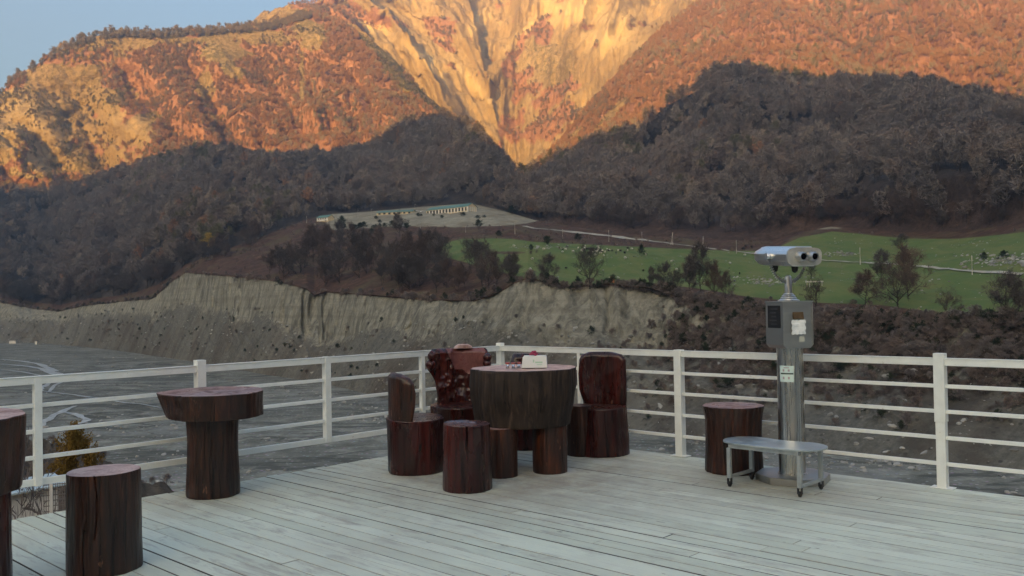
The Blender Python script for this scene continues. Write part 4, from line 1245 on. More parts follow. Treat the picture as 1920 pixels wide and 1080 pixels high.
class TreeGen:
    """a tree 1 m high and about `wide` across: tapered trunk, forking limbs, twig ends as slivers"""
    def __init__(s, seed, levels=3, wide=0.8, fork0=0.22, limbs=6, sub=4, twigs=9, tl=0.09, tw=0.008, spread=0.9, sides=5, trunk_r=0.022, lean=0.0, up=0.35, leaf=0, crook=0.18):
        s.r = random.Random(seed); s.T = MB(); s.C = MB()
        s.levels, s.sub, s.twigs, s.tl, s.tw, s.sides, s.up, s.leaf, s.crook = levels, sub, twigs, tl, tw, sides, up, leaf, crook
        top = 0.80
        pts = [Vector((0, 0, -0.03))]
        d = Vector((lean, 0, 1)).normalized()
        n = 7
        for i in range(n):
            d = (d + rv(s.r) * crook * 0.5 + Vector((0, 0, 0.12))).normalized()
            pts.append(pts[-1] + d * (top + 0.03) / n)
        rad = [trunk_r * (1.35 if i == 0 else 1) * (1 - 0.75 * i / n) for i in range(n + 1)]
        s.T.tube(pts, rad, sides + 1, cap=False)
        for k in range(limbs):
            t = fork0 + (0.95 - fork0) * (k + s.r.random() * 0.6) / limbs
            j = min(int(t * n), n - 1)
            p = pts[j].lerp(pts[j + 1], t * n - j)
            a = k * 2.4 + s.r.uniform(-0.5, 0.5)
            tt = (t - fork0) / (1 - fork0)
            L_ = wide * 0.5 * (1.0 - 0.45 * tt) * s.r.uniform(0.8, 1.15)
            o = Vector((math.cos(a), math.sin(a), 0)) * spread + Vector((0, 0, s.r.uniform(0.25, 0.75) + tt * 0.7))
            s.branch(p, o.normalized(), L_, rad[j] * 0.62, 1)
        s.branch(pts[-1], d, wide * 0.22, rad[-1], 1)
    def branch(s, p, d, L_, r, lev):
        mb = s.T if lev <= 1 else s.C
        n = 4 if lev <= 2 else 2
        pts = [p]
        for i in range(n):
            d = (d + rv(s.r) * s.crook * 1.7 + Vector((0, 0, s.up * 0.30))).normalized()
            pts.append(pts[-1] + d * L_ / n)
        mb.tube(pts, [r * (1 - 0.8 * i / n) for i in range(n + 1)], max(3, s.sides - lev), cap=False)
        if lev < s.levels:
            for k in range(s.sub):
                t = 0.25 + 0.75 * (k + s.r.random()) / s.sub
                j = min(int(t * n), n - 1)
                q = pts[j].lerp(pts[j + 1], min(1, t * n - j))
                o = (d * 0.8 + rv(s.r) * 0.95 + Vector((0, 0, s.up * 0.5))).normalized()
                s.branch(q, o, L_ * s.r.uniform(0.42, 0.62), r * 0.45, lev + 1)
        if lev >= s.levels - 1:
            for k in range(s.twigs if lev == s.levels else s.twigs // 2):
                t = s.r.uniform(0.1, 1.0)
                j = min(int(t * n), n - 1)
                q = pts[j].lerp(pts[j + 1], min(1, t * n - j))
                o = (d * 0.6 + rv(s.r) * 0.9 + Vector((0, 0, s.up * 0.4))).normalized()
                s.sliver(q, o, s.tl * s.r.uniform(0.6, 1.3))
    def sliver(s, p, d, L_):
        a = rv(s.r).cross(d)
        if a.length < 1e-3: return
        a = a.normalized() * s.tw * s.r.uniform(0.6, 1.4)
        if s.leaf:
            b = len(s.C.v)
            for k in range(s.leaf):
                q = p + rv(s.r) * L_ * 0.7
                x = rv(s.r); y = x.cross(rv(s.r)).normalized()
                z = s.tw * s.r.uniform(0.7, 1.5)
                s.C.add([q - x * z, q + y * z * 0.8, q + x * z, q - y * z * 0.8], [(0, 1, 2, 3)])
        else:
            m_ = p + d * L_ * 0.55 + rv(s.r) * L_ * 0.12
            s.C.add([p - a * 0.5, p + a * 0.5, m_ + a, p + d * L_, m_ - a * 0.6], [(0, 1, 2, 3, 4)])
    def meshes(s, tmat, cmat, nm):
        return mesh(nm + '_trunk', s.T.v, s.T.f, tmat, smooth=True), mesh(nm + '_crown', s.C.v, s.C.f, cmat)
    def joined(s, tmat, cmat, nm):
        k = MB(); k.add(s.T.v, s.T.f, 0); k.add(s.C.v, s.C.f, 1)
        return mesh(nm, k.v, k.f, [tmat, cmat], k.m)

# ---- prototypes of the far wood: one joined mesh each, never linked on their own
protos = []
def far_proto(seed, tw_i, **kw):
    g_ = TreeGen(seed, **kw)
    me_ = g_.joined(M_BARK, TW[tw_i], 'bare_tree')
    o_ = bpy.data.objects.new('bare_tree_kind', me_)
    protos.append(o_)
farkw = dict(levels=2, limbs=9, sub=5, twigs=12, tl=0.13, tw=0.0105, trunk_r=0.016, sides=4, wide=0.8, up=0.5)
for sd_, ti in ((1, 0), (2, 1), (3, 0), (4, 2), (5, 1), (6, 4), (7, 3), (8, 2)):
    far_proto(sd_, ti, **dict(farkw, wide=0.74 + 0.06 * (sd_ % 4), fork0=0.2 + 0.05 * (sd_ % 3)))
far_proto(9, 5, **dict(farkw, wide=0.8))
shrub_kw = dict(levels=2, limbs=11, sub=5, twigs=11, tl=0.22, tw=0.016, trunk_r=0.02, sides=4, wide=1.5, fork0=0.03, up=0.25)
for sd_, ti in ((11, 0), (12, 1), (13, 6)):
    far_proto(sd_, ti, **shrub_kw)
pc = bpy.data.collections.new('bare_tree_kinds')      # only referenced by the instancing below
for o_ in protos: pc.objects.link(o_)
NPROTO = len(protos)
PROTO_NAMES = sorted(o_.name for o_ in protos)

def scatter_group():
    ng = bpy.data.node_groups.new('scatter', 'GeometryNodeTree')
    ng.interface.new_socket('Geometry', in_out='INPUT', socket_type='NodeSocketGeometry')
    ng.interface.new_socket('Geometry', in_out='OUTPUT', socket_type='NodeSocketGeometry')
    N = ng.nodes.new
    gi, go = N('NodeGroupInput'), N('NodeGroupOutput')
    cinfo = N('GeometryNodeCollectionInfo'); cinfo.inputs['Collection'].default_value = pc
    cinfo.inputs['Separate Children'].default_value = True
    cinfo.inputs['Reset Children'].default_value = True
    iop = N('GeometryNodeInstanceOnPoints'); iop.inputs['Pick Instance'].default_value = True
    def named(nm, dt):
        x = N('GeometryNodeInputNamedAttribute'); x.data_type = dt; x.inputs['Name'].default_value = nm
        return x.outputs['Attribute']
    ng.links.new(gi.outputs[0], iop.inputs['Points'])
    ng.links.new(cinfo.outputs[0], iop.inputs['Instance'])
    ng.links.new(named('kind_i', 'INT'), iop.inputs['Instance Index'])
    ng.links.new(named('rot', 'FLOAT_VECTOR'), iop.inputs['Rotation'])
    ng.links.new(named('scl', 'FLOAT_VECTOR'), iop.inputs['Scale'])
    ng.links.new(iop.outputs[0], go.inputs[0])
    return ng
NG = scatter_group()

def scatter(name, pts, kinds, rots, scls, label, cat):
    me_ = bpy.data.meshes.new(name)
    me_.vertices.add(len(pts)); me_.vertices.foreach_set('co', np.array(pts, np.float32).ravel())
    a = me_.attributes.new('kind_i', 'INT', 'POINT'); a.data.foreach_set('value', np.array(kinds, np.int32))
    a = me_.attributes.new('rot', 'FLOAT_VECTOR', 'POINT'); a.data.foreach_set('vector', np.array(rots, np.float32).ravel())
    a = me_.attributes.new('scl', 'FLOAT_VECTOR', 'POINT'); a.data.foreach_set('vector', np.array(scls, np.float32).ravel())
    me_.update()
    o_ = link(name, me_)
    md = o_.modifiers.new('scatter', 'NODES'); md.node_group = NG
    return tag(o_, label, cat, kind='stuff')

def grid_lookup(Rg, Zg):
    """samples of a band by (column, row) fraction"""
    def f(c, r):
        c0 = np.clip(np.floor(c).astype(int), 0, NC - 2); r0 = np.clip(np.floor(r).astype(int), 0, Rg.shape[0] - 2)
        tc, tr = c - c0, r - r0
        def L4(Q): return (Q[r0, c0] * (1 - tc) + Q[r0, c0 + 1] * tc) * (1 - tr) + (Q[r0 + 1, c0] * (1 - tc) + Q[r0 + 1, c0 + 1] * tc) * tr
        a = AZ[c0] * (1 - tc) + AZ[c0 + 1] * tc
        R = L4(Rg)
        return np.stack([R * np.sin(a), R * np.cos(a), L4(Zg)], -1), a
    return f

nrg = np.random.default_rng(5)
def sample_band(Rg, Zg, r0, r1, a0, a1, n, mask=None):
    c_lo, c_hi = ci_(R_(a0)), ci_(R_(a1))
    f = grid_lookup(Rg, Zg)
    c = nrg.uniform(c_lo, c_hi, n); r = nrg.uniform(r0, r1, n)
    if mask is not None:
        m_ = mask[np.clip(np.round(r).astype(int), 0, Rg.shape[0] - 1), np.clip(np.round(c).astype(int), 0, NC - 1)]
        k = nrg.random(n) < m_
        c, r = c[k], r[k]
    # thin so that near ground is not over-planted: rows are even in distance, columns widen with it
    P, a = f(c, r)
    Rr = np.hypot(P[:, 0], P[:, 1])
    k = nrg.random(len(Rr)) < Rr / Rr.max()
    return P[k]

def pick_kinds(P, weights, nzs=140.0, seed=3):
    """neighbouring trees tend to be of one kind"""
    base = (fbm(P[:, 0] / nzs, P[:, 1] / nzs, 0, 3, seed) * 0.5 + 0.5)
    u = np.clip(0.55 * base + 0.45 * nrg.random(len(P)), 0, 0.999)
    u = np.argsort(np.argsort(u)) / max(1, len(u))
    cum = np.cumsum([w_ for _, w_ in weights]); cum = cum / cum[-1]
    return np.array([weights[int(q)][0] for q in np.searchsorted(cum, u)])

def rand_xf(P, h0, h1):
    n = len(P)
    rots = np.zeros((n, 3)); rots[:, 2] = nrg.uniform(0, 6.28, n); rots[:, 0] = nrg.normal(0, 0.05, n); rots[:, 1] = nrg.normal(0, 0.05, n)
    h_ = nrg.uniform(h0, h1, n) * np.exp(nrg.normal(0, 0.10, n))
    wd_ = h_ * nrg.uniform(0.85, 1.2, n)
    return rots, np.stack([wd_, wd_, h_], -1)

# index of each prototype in name order (the instancing sorts children by name)
order = {o_.name: i for i, o_ in enumerate(sorted(protos, key=lambda q: q.name))}
IDX = [order[o_.name] for o_ in protos]
GREY, BROWN, RUST, PALE, OLIVE, YELLOW = [IDX[0], IDX[2]], [IDX[1], IDX[4]], [IDX[3], IDX[7]], [IDX[5]], [IDX[6]], [IDX[8]]
SHRUB, SHRUBB, SHRUBG = IDX[9], IDX[10], IDX[11]

hill_pts = sample_band(B3R, B3Z, 2, 112, -34, 34, 24000, None)
# open bracken slope above the meadow has few trees
def azR(P): return np.arctan2(P[:, 0], P[:, 1]), np.hypot(P[:, 0], P[:, 1])
a_, r_ = azR(hill_pts)
edgeR = np.interp(a_, AZ, RE)
opn = sstep(R_(2), R_(6), a_) * sstep(110, 20, r_ - edgeR) * 0.75
gap = sstep(0.25, 0.5, fbm(hill_pts[:, 0] / 45, hill_pts[:, 1] / 45, 0, 3, 91)) * 0.7
keep = nrg.random(len(a_)) > np.maximum(opn, gap)
hill_pts = hill_pts[keep]
hk = pick_kinds(hill_pts, [(GREY[0], 5), (GREY[1], 5), (BROWN[0], 4), (BROWN[1], 4), (RUST[0], 0.28), (RUST[1], 0.2), (PALE[0], 1.8), (OLIVE[0], 0.9), (YELLOW[0], 0.04)])
nrg.shuffle(hk[: 0])
hr, hs_ = rand_xf(hill_pts, 10, 20)

mt_mask = np.clip(1.0 - 1.25 * rock4, 0.0, 1)
front_mask = mt_mask * np.where(T4[:, None] <= 1.05, 1, 0)
mp = sample_band(B4R, B4Z, 2, 157, -34, 34, 52000, front_mask)
mk = pick_kinds(mp, [(BROWN[0], 1.5), (BROWN[1], 1.5), (RUST[0], 8), (RUST[1], 8), (PALE[0], 4), (OLIVE[0], 0.8), (YELLOW[0], 0.12)], 200, 8)
mr, ms = rand_xf(mp, 8.5, 13.5)
back_mask = np.clip(1.0 - 1.3 * rock4, 0, 1) * np.where(T4[:, None] > 2.0, 1, 0)
mp2 = sample_band(B4R, B4Z, 158, 306, -20, 16, 24000, back_mask)
mk2 = pick_kinds(mp2, [(BROWN[0], 5), (RUST[0], 5), (RUST[1], 4), (GREY[0], 3)], 200, 9)
mr2, ms2 = rand_xf(mp2, 11, 15)
# trees along the skyline of the left mountain
sky_pts = []
f4 = grid_lookup(B4R, B4Z)
cc = nrg.uniform(ci_(R_(-31)), ci_(R_(-12.5)), 520); rr2 = nrg.uniform(143, 151.5, 520)
P_, _ = f4(cc, rr2)
sky_pts = P_[nrg.random(len(P_)) < sstep(R_(-29), R_(-25), _) * 0.7 + 0.3]
sk_ = nrg.choice(GREY + BROWN, len(sky_pts)); sr, ss_ = rand_xf(sky_pts, 13, 19)
ol_mask = rock4 * np.where(T4[:, None] <= 1.03, 1, 0) * sstep(-0.35, 0.45, fbm(B4R * SA / 60, B4R * CA / 60, B4Z / 60, 4, 66))
op_ = sample_band(B4R, B4Z, 4, 153, -34, 34, 30000, ol_mask)
ok_ = nrg.choice(OLIVE + OLIVE + BROWN, len(op_)); or_, os_ = rand_xf(op_, 4.5, 10)
mp2 = np.concatenate([mp2, op_]); mk2 = np.concatenate([mk2, ok_]); mr2 = np.concatenate([mr2, or_]); ms2 = np.concatenate([ms2, os_])
mtn_all = np.concatenate([mp, mp2, sky_pts])
scatter('mountain_forest', mtn_all, np.concatenate([mk, mk2, sk_]), np.concatenate([mr, mr2, sr]), np.concatenate([ms, ms2, ss_]),
        'red-brown bare forest covering the sunlit mountain slopes', 'forest')

# ---- brush on the cliff below the meadow and along its lip
band_veg = np.clip(veg1 * 1.25 - 0.28, 0, 1) * sstep(0.2, 0.5, T1[:, None])
bp = sample_band(B1R, B1Z, 14, 115, -34, 34, 30000, band_veg)
bk2 = nrg.choice([SHRUB] * 4 + [SHRUBB] * 5 + [SHRUBG], len(bp)); br_, bs_ = rand_xf(bp, 0.9, 2.6)
lipf = grid_lookup(B1R, B1Z)
cc = nrg.uniform(ci_(R_(-34)), ci_(R_(34)), 1500); rr2 = nrg.uniform(111, 115.9, 1500)
lp, la = lipf(cc, rr2)
k = nrg.random(len(lp)) < np.where(la > R_(8), 0.95, np.where(la > R_(1), 0.35, np.where(la < R_(-21), 0.8, 0.22)))
lp = lp[k]; lk = nrg.choice([SHRUB, SHRUBB, SHRUBB, SHRUB, SHRUBB, SHRUBG], len(lp)); lr_, ls_ = rand_xf(lp, 1.0, 3.2)
# bracken and low bushes of the meadow's left part
mm = (1 - np.clip(green + pale, 0, 1)) * np.where((screen(B2R, B2Z)[0] > 340), 0.9, 0.3)
bq = sample_band(B2R, B2Z, 2, 109, -22, 34, 5200, mm)
bq = bq[fbm(bq[:, 0] / 25, bq[:, 1] / 25, 0, 3, 19) > 0.15]
bqk = nrg.choice([SHRUB, SHRUBB, SHRUBB], len(bq)); bqr, bqs = rand_xf(bq, 0.5, 1.5)
# dry weeds on the bank under the terrace
wq = sample_band(B0R, B0Z, 10, 29, -34, -14, 500, None)
wk = nrg.choice([SHRUB, SHRUBB], len(wq)); wr, ws = rand_xf(wq, 0.3, 0.8)
# low scrub clinging to the scree
sq = sample_band(B1R, B1Z, 8, 80, -32, 10, 700, None)
sqk = nrg.choice([SHRUB, SHRUBG], len(sq)); sqr, sqs = rand_xf(sq, 0.7, 2.0)
scatter('undergrowth', np.concatenate([bp, lp, bq, wq, sq]), np.concatenate([bk2, lk, bqk, wk, sqk]), np.concatenate([br_, lr_, bqr, wr, sqr]), np.concatenate([bs_, ls_, bqs, ws, sqs]),
        'dark leafless brush and bracken on the river cliff and along its edge', 'undergrowth')

# ---- single trees: trunk and crown of their own
HERO = []
def hero(seed, tw_i, **kw):
    g_ = TreeGen(seed, **kw)
    HERO.append(g_.meshes(M_BARK, TWD[tw_i] if tw_i < 3 else TW[tw_i], 'bare_tree'))
hk_ = dict(levels=3, limbs=10, sub=5, twigs=8, tl=0.11, tw=0.0034, trunk_r=0.021, sides=6, wide=0.85, up=0.42, fork0=0.2)
hero(101, 0, **hk_)                                                     # 0 upright grey-brown
hero(102, 1, **dict(hk_, wide=0.95))                                    # 1 upright brown
hero(103, 0, **dict(hk_, wide=1.35, fork0=0.10, trunk_r=0.03, limbs=11)) # 2 broad, low-forking
hero(104, 1, **dict(hk_, wide=1.9, fork0=0.22, trunk_r=0.042, limbs=10, crook=0.34, up=0.12, spread=1.2)) # 3 gnarled
hero(105, 2, **dict(hk_, wide=1.1, fork0=0.08, twigs=10, limbs=12))     # 4 dense rusty
hero(106, 0, **dict(hk_, wide=0.6, limbs=10))                           # 5 narrow
hero(107, 6, **dict(hk_, wide=1.3, fork0=0.04, twigs=10, limbs=12, tw=0.012, levels=2, sub=7, tl=0.2)) # 6 round dark bush
hero(108, 5, **dict(hk_, wide=1.0, twigs=9, tw=0.012))                  # 7 yellow
GC = HERO[0]

def single_tree(kind_, px, py, hpx, label, group=None, wide=1.0, name='bare_tree', cat='tree'):
    P, R = at(px, py)
    d = math.hypot(P.x, P.y) if False else P.y
    hm = hpx * d / F
    t_me, c_me = HERO[kind_]
    e = empty(name, P, rnd.uniform(0, 6.28), label, cat, group)
    for nm, me_ in (('trunk', t_me), ('crown', c_me)):
        o_ = link(nm, me_, e)
    e.scale = (hm * wide, hm * wide, hm)
    return e

singles = [
    (0, 1028, 536, 57, 'slender bare tree alone at the cliff edge, left of the broad one', 1.0),
    (2, 1106, 540, 66, 'broad fan-shaped bare tree at the cliff edge in front of the green pasture', 0.85),
    (0, 962, 531, 52, 'bare tree at the cliff edge right beside the end of the dark grove', 1.0),
    (1, 749, 443, 40, 'dark tree alone on the rusty bracken below the pale embankment', 1.0),
    (2, 1689, 469, 26, 'small flat-crowned tree alone on the upper green field near the wood', 1.3),
    (3, 1684, 583, 62, 'gnarled wide-spreading black tree at the right cliff edge', 1.0),
    (4, 1703, 560, 88, 'tall reddish twiggy tree rising behind the gnarled black tree', 0.95),
    (0, 1655, 540, 68, 'tall dark tree left of the reddish twiggy one, in the middle of the right field', 0.95),
    (4, 1622, 572, 58, 'rounded dense rust-brown tree at the right cliff edge, left of the gnarled one', 1.15),
    (2, 1521, 523, 24, 'small bare tree on the field just right of the steel viewer head', 0.8),
    (3, 1530, 580, 44, 'low spreading bare tree at the cliff edge behind the steel viewer', 0.8),
    (3, 1776, 600, 42, 'leaning bushy bare tree right of the gnarled black tree', 0.95),
    (0, 1890, 612, 98, 'tall many-branched bare tree at the right border of the photo', 0.95),
    (5, 1912, 610, 84, 'slim bare tree cut off by the right border of the photo', 0.9),
    (0, 1246, 553, 58, 'leftmost bare tree of the clump left of the steel viewer', 0.95),
    (5, 1291, 556, 76, 'tall thin tree in the middle of the clump left of the steel viewer', 1.0),
    (0, 1314, 556, 98, 'tallest tree of the clump left of the steel viewer', 0.75),
    (4, 1338, 560, 62, 'russet low-branched tree at the right of the clump left of the steel viewer', 0.8),
    (2, 1268, 556, 42, 'short broad tree in the clump left of the steel viewer', 0.8),
    (1, 1360, 566, 52, 'brown bare tree nearest the steel viewer column on its left', 0.8),
    (0, 1222, 546, 44, 'thin reddish sapling beside the leftmost tree of the clump by the viewer', 0.6),
]
for k_, px, py, hp, lb, wd_ in singles: single_tree(k_, px, py, hp, lb, wide=wd_)
bushes = [(1026, 460, 15, 1.25, 'dark round bush on the green pasture, largest of those near the poles'), (1083, 452, 12, 1.3, 'small round bush below the track on the green pasture'),
          (935, 443, 9, 1.5, 'low round bush at the left upper edge of the green pasture'), (1203, 481, 19, 0.75, 'upright dark bush in the middle of the green pasture'),
          (996, 470, 10, 1.0, 'faint small bush beside the white flock on the pasture'), (641, 425, 17, 1.0, 'round dark bush below the small green-roofed house'),
          (662, 433, 11, 1.3, 'low bush on the embankment right of the round dark bush'), (697, 440, 10, 1.4, 'dark low bush on the bracken below the embankment'),
          (897, 427, 13, 1.2, 'bush at the foot of the embankment beside the track'), (985, 394, 22, 0.9, 'dark evergreen bush on the hillside above the track'),
          (1008, 385, 20, 0.8, 'second dark evergreen bush, higher on the hillside above the track'), (960, 402, 14, 1.3, 'wide dark evergreen bush at the road bend'),
          (1845, 487, 12, 1.3, 'dark bush among pale stones at the right of the field'), (1882, 486, 14, 1.2, 'dark bush among pale stones near the right border'),
          (676, 428, 9, 1.4, 'tiny bush in the hedge line below the embankment')]
hedge = [(648 + 9.5 * i + rnd.uniform(-4, 4), 431 + rnd.uniform(-2, 2) - 0.06 * i * 9.5 * (i < 10), rnd.uniform(6, 11), 1.3, 'low dark bush in the hedge line below the pale embankment') for i in range(13)]
hedge += [(rnd.uniform(690, 940), rnd.uniform(404, 418), rnd.uniform(4, 7), 1.6, 'scattered low bush on the pale embankment') for i in range(9)]
for px, py, hp, wd_, lb in bushes: single_tree(6, px, py, hp, lb, wide=wd_, name='bush', cat='bush')
for px, py, hp, wd_, lb in hedge: single_tree(6, px, py, hp, lb, 'bushes in the hedge below the embankment' if 'hedge' in lb else 'bushes scattered on the embankment', wide=wd_, name='bush', cat='bush')
single_tree(7, 438, 322, 17, 'yellow-leaved tree standing out on the shaded hillside', name='yellow_tree', wide=1.0)

# the dark grove above the middle of the cliff
grove = 0; tries = 0
GL = 'bare dark tree in the grove above the middle of the cliff'
while grove < 78 and tries < 2000:
    tries += 1
    px = rnd.uniform(470, 985); py = rnd.uniform(438, 556)
    top_ = np.interp(px, [470, 560, 600, 640, 700, 800, 900, 985], [498, 470, 448, 446, 470, 470, 486, 505]) + 14
    bot_ = np.interp(px, [470, 590, 700, 800, 890, 930, 985], [515, 536, 542, 554, 556, 544, 522])
    if not (top_ < py < bot_): continue
    if px < 585 and rnd.random() < 0.6: continue
    k_ = rnd.choice([0, 1, 2, 0, 1, 4, 2])
    hp = rnd.uniform(42, 76) * np.interp(py, [440, 556], [0.72, 1.0])
    if k_ in (2, 4): hp *= 0.72
    single_tree(k_, px, py, hp, GL, 'trees of the grove above the cliff', wide=rnd.uniform(0.75, 1.05))
    grove += 1
# front row of the wood on the right hill and trees on the left cliff top
row = 0; tries = 0
while row < 60 and tries < 2000:
    tries += 1
    px = rnd.uniform(1000, 1915)
    py = np.interp(px, [1000, 1130, 1300, 1440, 1500, 1560, 1620, 1800, 1915], [408, 428, 440, 444, 430, 420, 428, 432, 418]) - abs(rnd.gauss(0, 14)) - 2
    single_tree(rnd.choice([0, 1, 4, 2, 0, 1]), px, py, rnd.uniform(24, 40), 'bare tree at the foot of the wooded hill above the pasture', 'trees along the foot of the right hill', wide=rnd.uniform(0.9, 1.15))
    row += 1
row = 0
while row < 70:
    px = rnd.uniform(2, 480)
    py = np.interp(px, [0, 60, 110, 160, 240, 300, 345, 480], [562, 574, 580, 568, 558, 540, 502, 470]) - abs(rnd.gauss(0, 16)) + 1
    single_tree(rnd.choice([0, 1, 2, 0, 1, 4]), px, py, rnd.uniform(24, 40), 'dark bare tree along the top of the left cliff below the shaded hillside', 'trees along the left cliff top', wide=rnd.uniform(0.9, 1.2))
    row += 1
cc_ = nrg.uniform(ci_(R_(4.8)), ci_(R_(31)), 900)
scatter('hill_forest', hill_pts, hk, hr, hs_, 'dark leafless forest covering the shaded hills', 'forest')

# amber tree at the lower left, just beyond the railing
yt = TreeGen(201, levels=3, limbs=12, sub=5, twigs=8, leaf=3, tl=0.07, tw=0.012, wide=0.92, fork0=0.1, trunk_r=0.02, sides=6, up=0.5)
tm_, cm_ = yt.meshes(M_BARK, M_YEL, 'amber_tree')
d = ray(146, 895); Rh = 58.0
hz_ = math.hypot(d[0], d[1]); az = math.atan2(d[0], d[1])
zz = height(az, Rh)
e = empty('amber_tree', (Rh * math.sin(az), Rh * math.cos(az), zz), 0.4, 'small amber-leaved tree below the left railing, by the riverbed', 'tree')
link('trunk', tm_, e); link('crown', cm_, e)
ztop = H + Rh * (ray(146, 806)[2] / math.hypot(*ray(146, 806)[:2]))
e.scale = (ztop - zz, ztop - zz, ztop - zz)
e.scale.x = e.scale.y = 3.7
# ================================================================== small things across the valley
M_POLE = plain('pale_concrete', (0.52, 0.50, 0.45), 0.8, vary=0.1, scale=3)
M_WALLY = plain('cream_plaster', (0.62, 0.50, 0.30), 0.85, vary=0.08, scale=0.6)
M_WALLW = plain('white_plaster', (0.68, 0.66, 0.60), 0.85, vary=0.1, scale=1.0)
M_GROOF = plain('green_sheet_roof', (0.075, 0.165, 0.125), 0.5, 0.0, vary=0.15, scale=0.8)
M_DARKW = plain('dark_window', (0.03, 0.032, 0.036), 0.25)
M_BRICK = plain('orange_brick', (0.42, 0.16, 0.075), 0.85, vary=0.25, scale=8)
M_YCAP = plain('yellow_cap', (0.62, 0.56, 0.30), 0.7)
M_GREYW = plain('grey_wood', (0.20, 0.18, 0.16), 0.8, vary=0.3)
M_CARW = plain('white_car_paint', (0.75, 0.76, 0.77), 0.25)
M_CARD = plain('dark_car_paint', (0.05, 0.055, 0.065), 0.25)
M_WOOLW = plain('pale_wool', (0.62, 0.58, 0.50), 0.95, vary=0.15, scale=10)
M_WOOLB = plain('black_wool', (0.03, 0.026, 0.023), 0.95)
M_SHEET = plain('pale_blue_sheet_roof', (0.42, 0.52, 0.55), 0.5, vary=0.12, scale=1.5)
M_DIRTROAD = plain('pale_dirt_track', (0.33, 0.315, 0.26), 0.95, vary=0.2, scale=0.3)
M_WATER = NT('shallow_stream')
_v = M_WATER.coord('Position')
_n = M_WATER.noise(_v, 0.45, 5, 0.65)
M_WATER.bump(_n, 0.25, 0.3)
M_WATER = M_WATER.set(M_WATER.ramp(_n, [(0.38, (0.20, 0.23, 0.23)), (0.60, (0.50, 0.55, 0.55))]), 0.35, spec=0.5)

def ground_at(px, py):
    P, R = at(px, py)
    return P

# utility poles along the pasture
def pole(px, pyb, pyt, aframe, label, group='utility poles along the meadow'):
    P = ground_at(px, pyb)
    h = (pyb - pyt) * P.y / F
    e = empty('utility_pole', P, math.atan2(-P.x, P.y) + 0.0, label, 'pole', group)
    mb = MB().tube([(0, 0, -0.3), (0, 0, h)], [h * 0.036, h * 0.026], 6)
    if aframe: mb.tube([(-h * 0.16, 0, -0.3), (-0.05, 0, h * 0.9)], [h * 0.034, h * 0.024], 6)
    mb.build('shaft', M_POLE, e)
    MB().box((0, 0, h * 0.93), (h * 0.14, h * 0.02, h * 0.02)).build('crossarm', M_GREYW, e)
PL = [(575, 418, 405, 0), (591, 435, 418, 0), (614, 437, 417, 0), (699, 431, 419, 0), (788, 430, 415, 0), (873, 436, 424, 0), (965.6, 439, 417, 0), (1055, 448, 430, 0), (1141.7, 453, 431, 0),
      (1203.8, 457, 435, 0), (1261.5, 459, 436, 1), (1319, 466, 443, 1), (1381, 475, 450, 0), (1613, 496, 464, 0), (1708, 503, 473, 0), (1823, 515, 479, 0)]
for i, (px, b, t, af) in enumerate(PL):
    if px < 640: lb, gp = 'thin pale utility pole near the small green-roofed house', 'utility poles by the small house'
    elif px < 900: lb, gp = 'short pale utility pole on the bracken below the embankment', 'utility poles below the embankment'
    elif af: lb, gp = 'pale utility pole with a slanting brace beside the track', 'braced utility poles'
    elif px < 1400: lb, gp = 'pale utility pole standing along the dirt track above the green pasture', 'utility poles along the track'
    else: lb, gp = {1613: ('pale utility pole just right of the viewer head, beside the track', None), 1708: ('pale utility pole behind the reddish twiggy tree', None), 1823: ('tallest pale utility pole, beside the track at the right of the field', None)}[px]
    pole(px, b, t, af, lb, gp)
for px, b, t in ((696, 408, 392), (671, 408, 394), (778, 398, 383)):
    P = ground_at(px, b); h = (b - t) * P.y / F
    e = empty('street_lamp', P, 0, 'thin lamp post on the embankment left of the long green-roofed hall', 'street lamp', 'lamp posts on the embankment')
    MB().tube([(0, 0, -0.3), (0, 0, h * 0.95), (h * 0.03, 0, h)], h * 0.013, 6).build('shaft', M_POLE, e)
    MB().box((h * 0.09, 0, h * 1.0), (h * 0.14, h * 0.04, h * 0.03)).build('lamp_head', M_POLE, e)

# buildings on the embankment
def face_rz(P, extra=0.0): return math.atan2(-P.x, P.y) * 1.0 + extra
def gable(name, P, rz, L_, W_, hw_, hr_, label, wins, columns=False, wall=None, front_wall=None):
    """long side towards local -y; ridge along x"""
    e = empty(name, P, rz, label, 'building')
    wm = MB()
    wm.prism([(-W_ / 2, -1.5), (W_ / 2, -1.5), (W_ / 2, hw_), (0, hw_ + hr_ - 0.12), (-W_ / 2, hw_)], -L_ / 2, L_ / 2, M=Matrix.Rotation(R_(90), 4, 'Z'))
    wm.build('wall', wall or M_WALLY, e)
    rf = MB()
    ov = 0.5; sl_ = hr_ / (W_ / 2)
    for s in (-1, 1):
        a = (0, hw_ + hr_); b = (s * (W_ / 2 + ov), hw_ - ov * sl_)
        pts_ = [(a[0], a[1]), (b[0], b[1]), (b[0], b[1] - 0.14), (a[0], a[1] - 0.14)]
        rf.prism(pts_, -L_ / 2 - ov, L_ / 2 + ov, M=Matrix.Rotation(R_(90), 4, 'Z'))
    rf.build('roof', M_GROOF, e)
    if front_wall:
        MB().box((0, -W_ / 2 - 0.02, hw_ * 0.5 - 0.3), (L_ * 0.995, 0.03, hw_ + 0.1)).build('front_wall', front_wall, e)
    for (x, z, ww, wh) in wins:
        wdw = MB().box((x, -W_ / 2 - 0.06, z), (ww, 0.08, wh)).build('window', M_DARKW, e)
    if columns:
        n = columns
        for k in range(n):
            x = -L_ / 2 + L_ * (k + 0.5) / n
            MB().box((x + L_ / n / 2, -W_ / 2 - 0.12, hw_ * 0.5 - 0.2), (L_ / n * 0.32, 0.2, hw_ + 0.2)).build('pilaster', M_WALLW, e)
    return e
P = ground_at(610, 414)
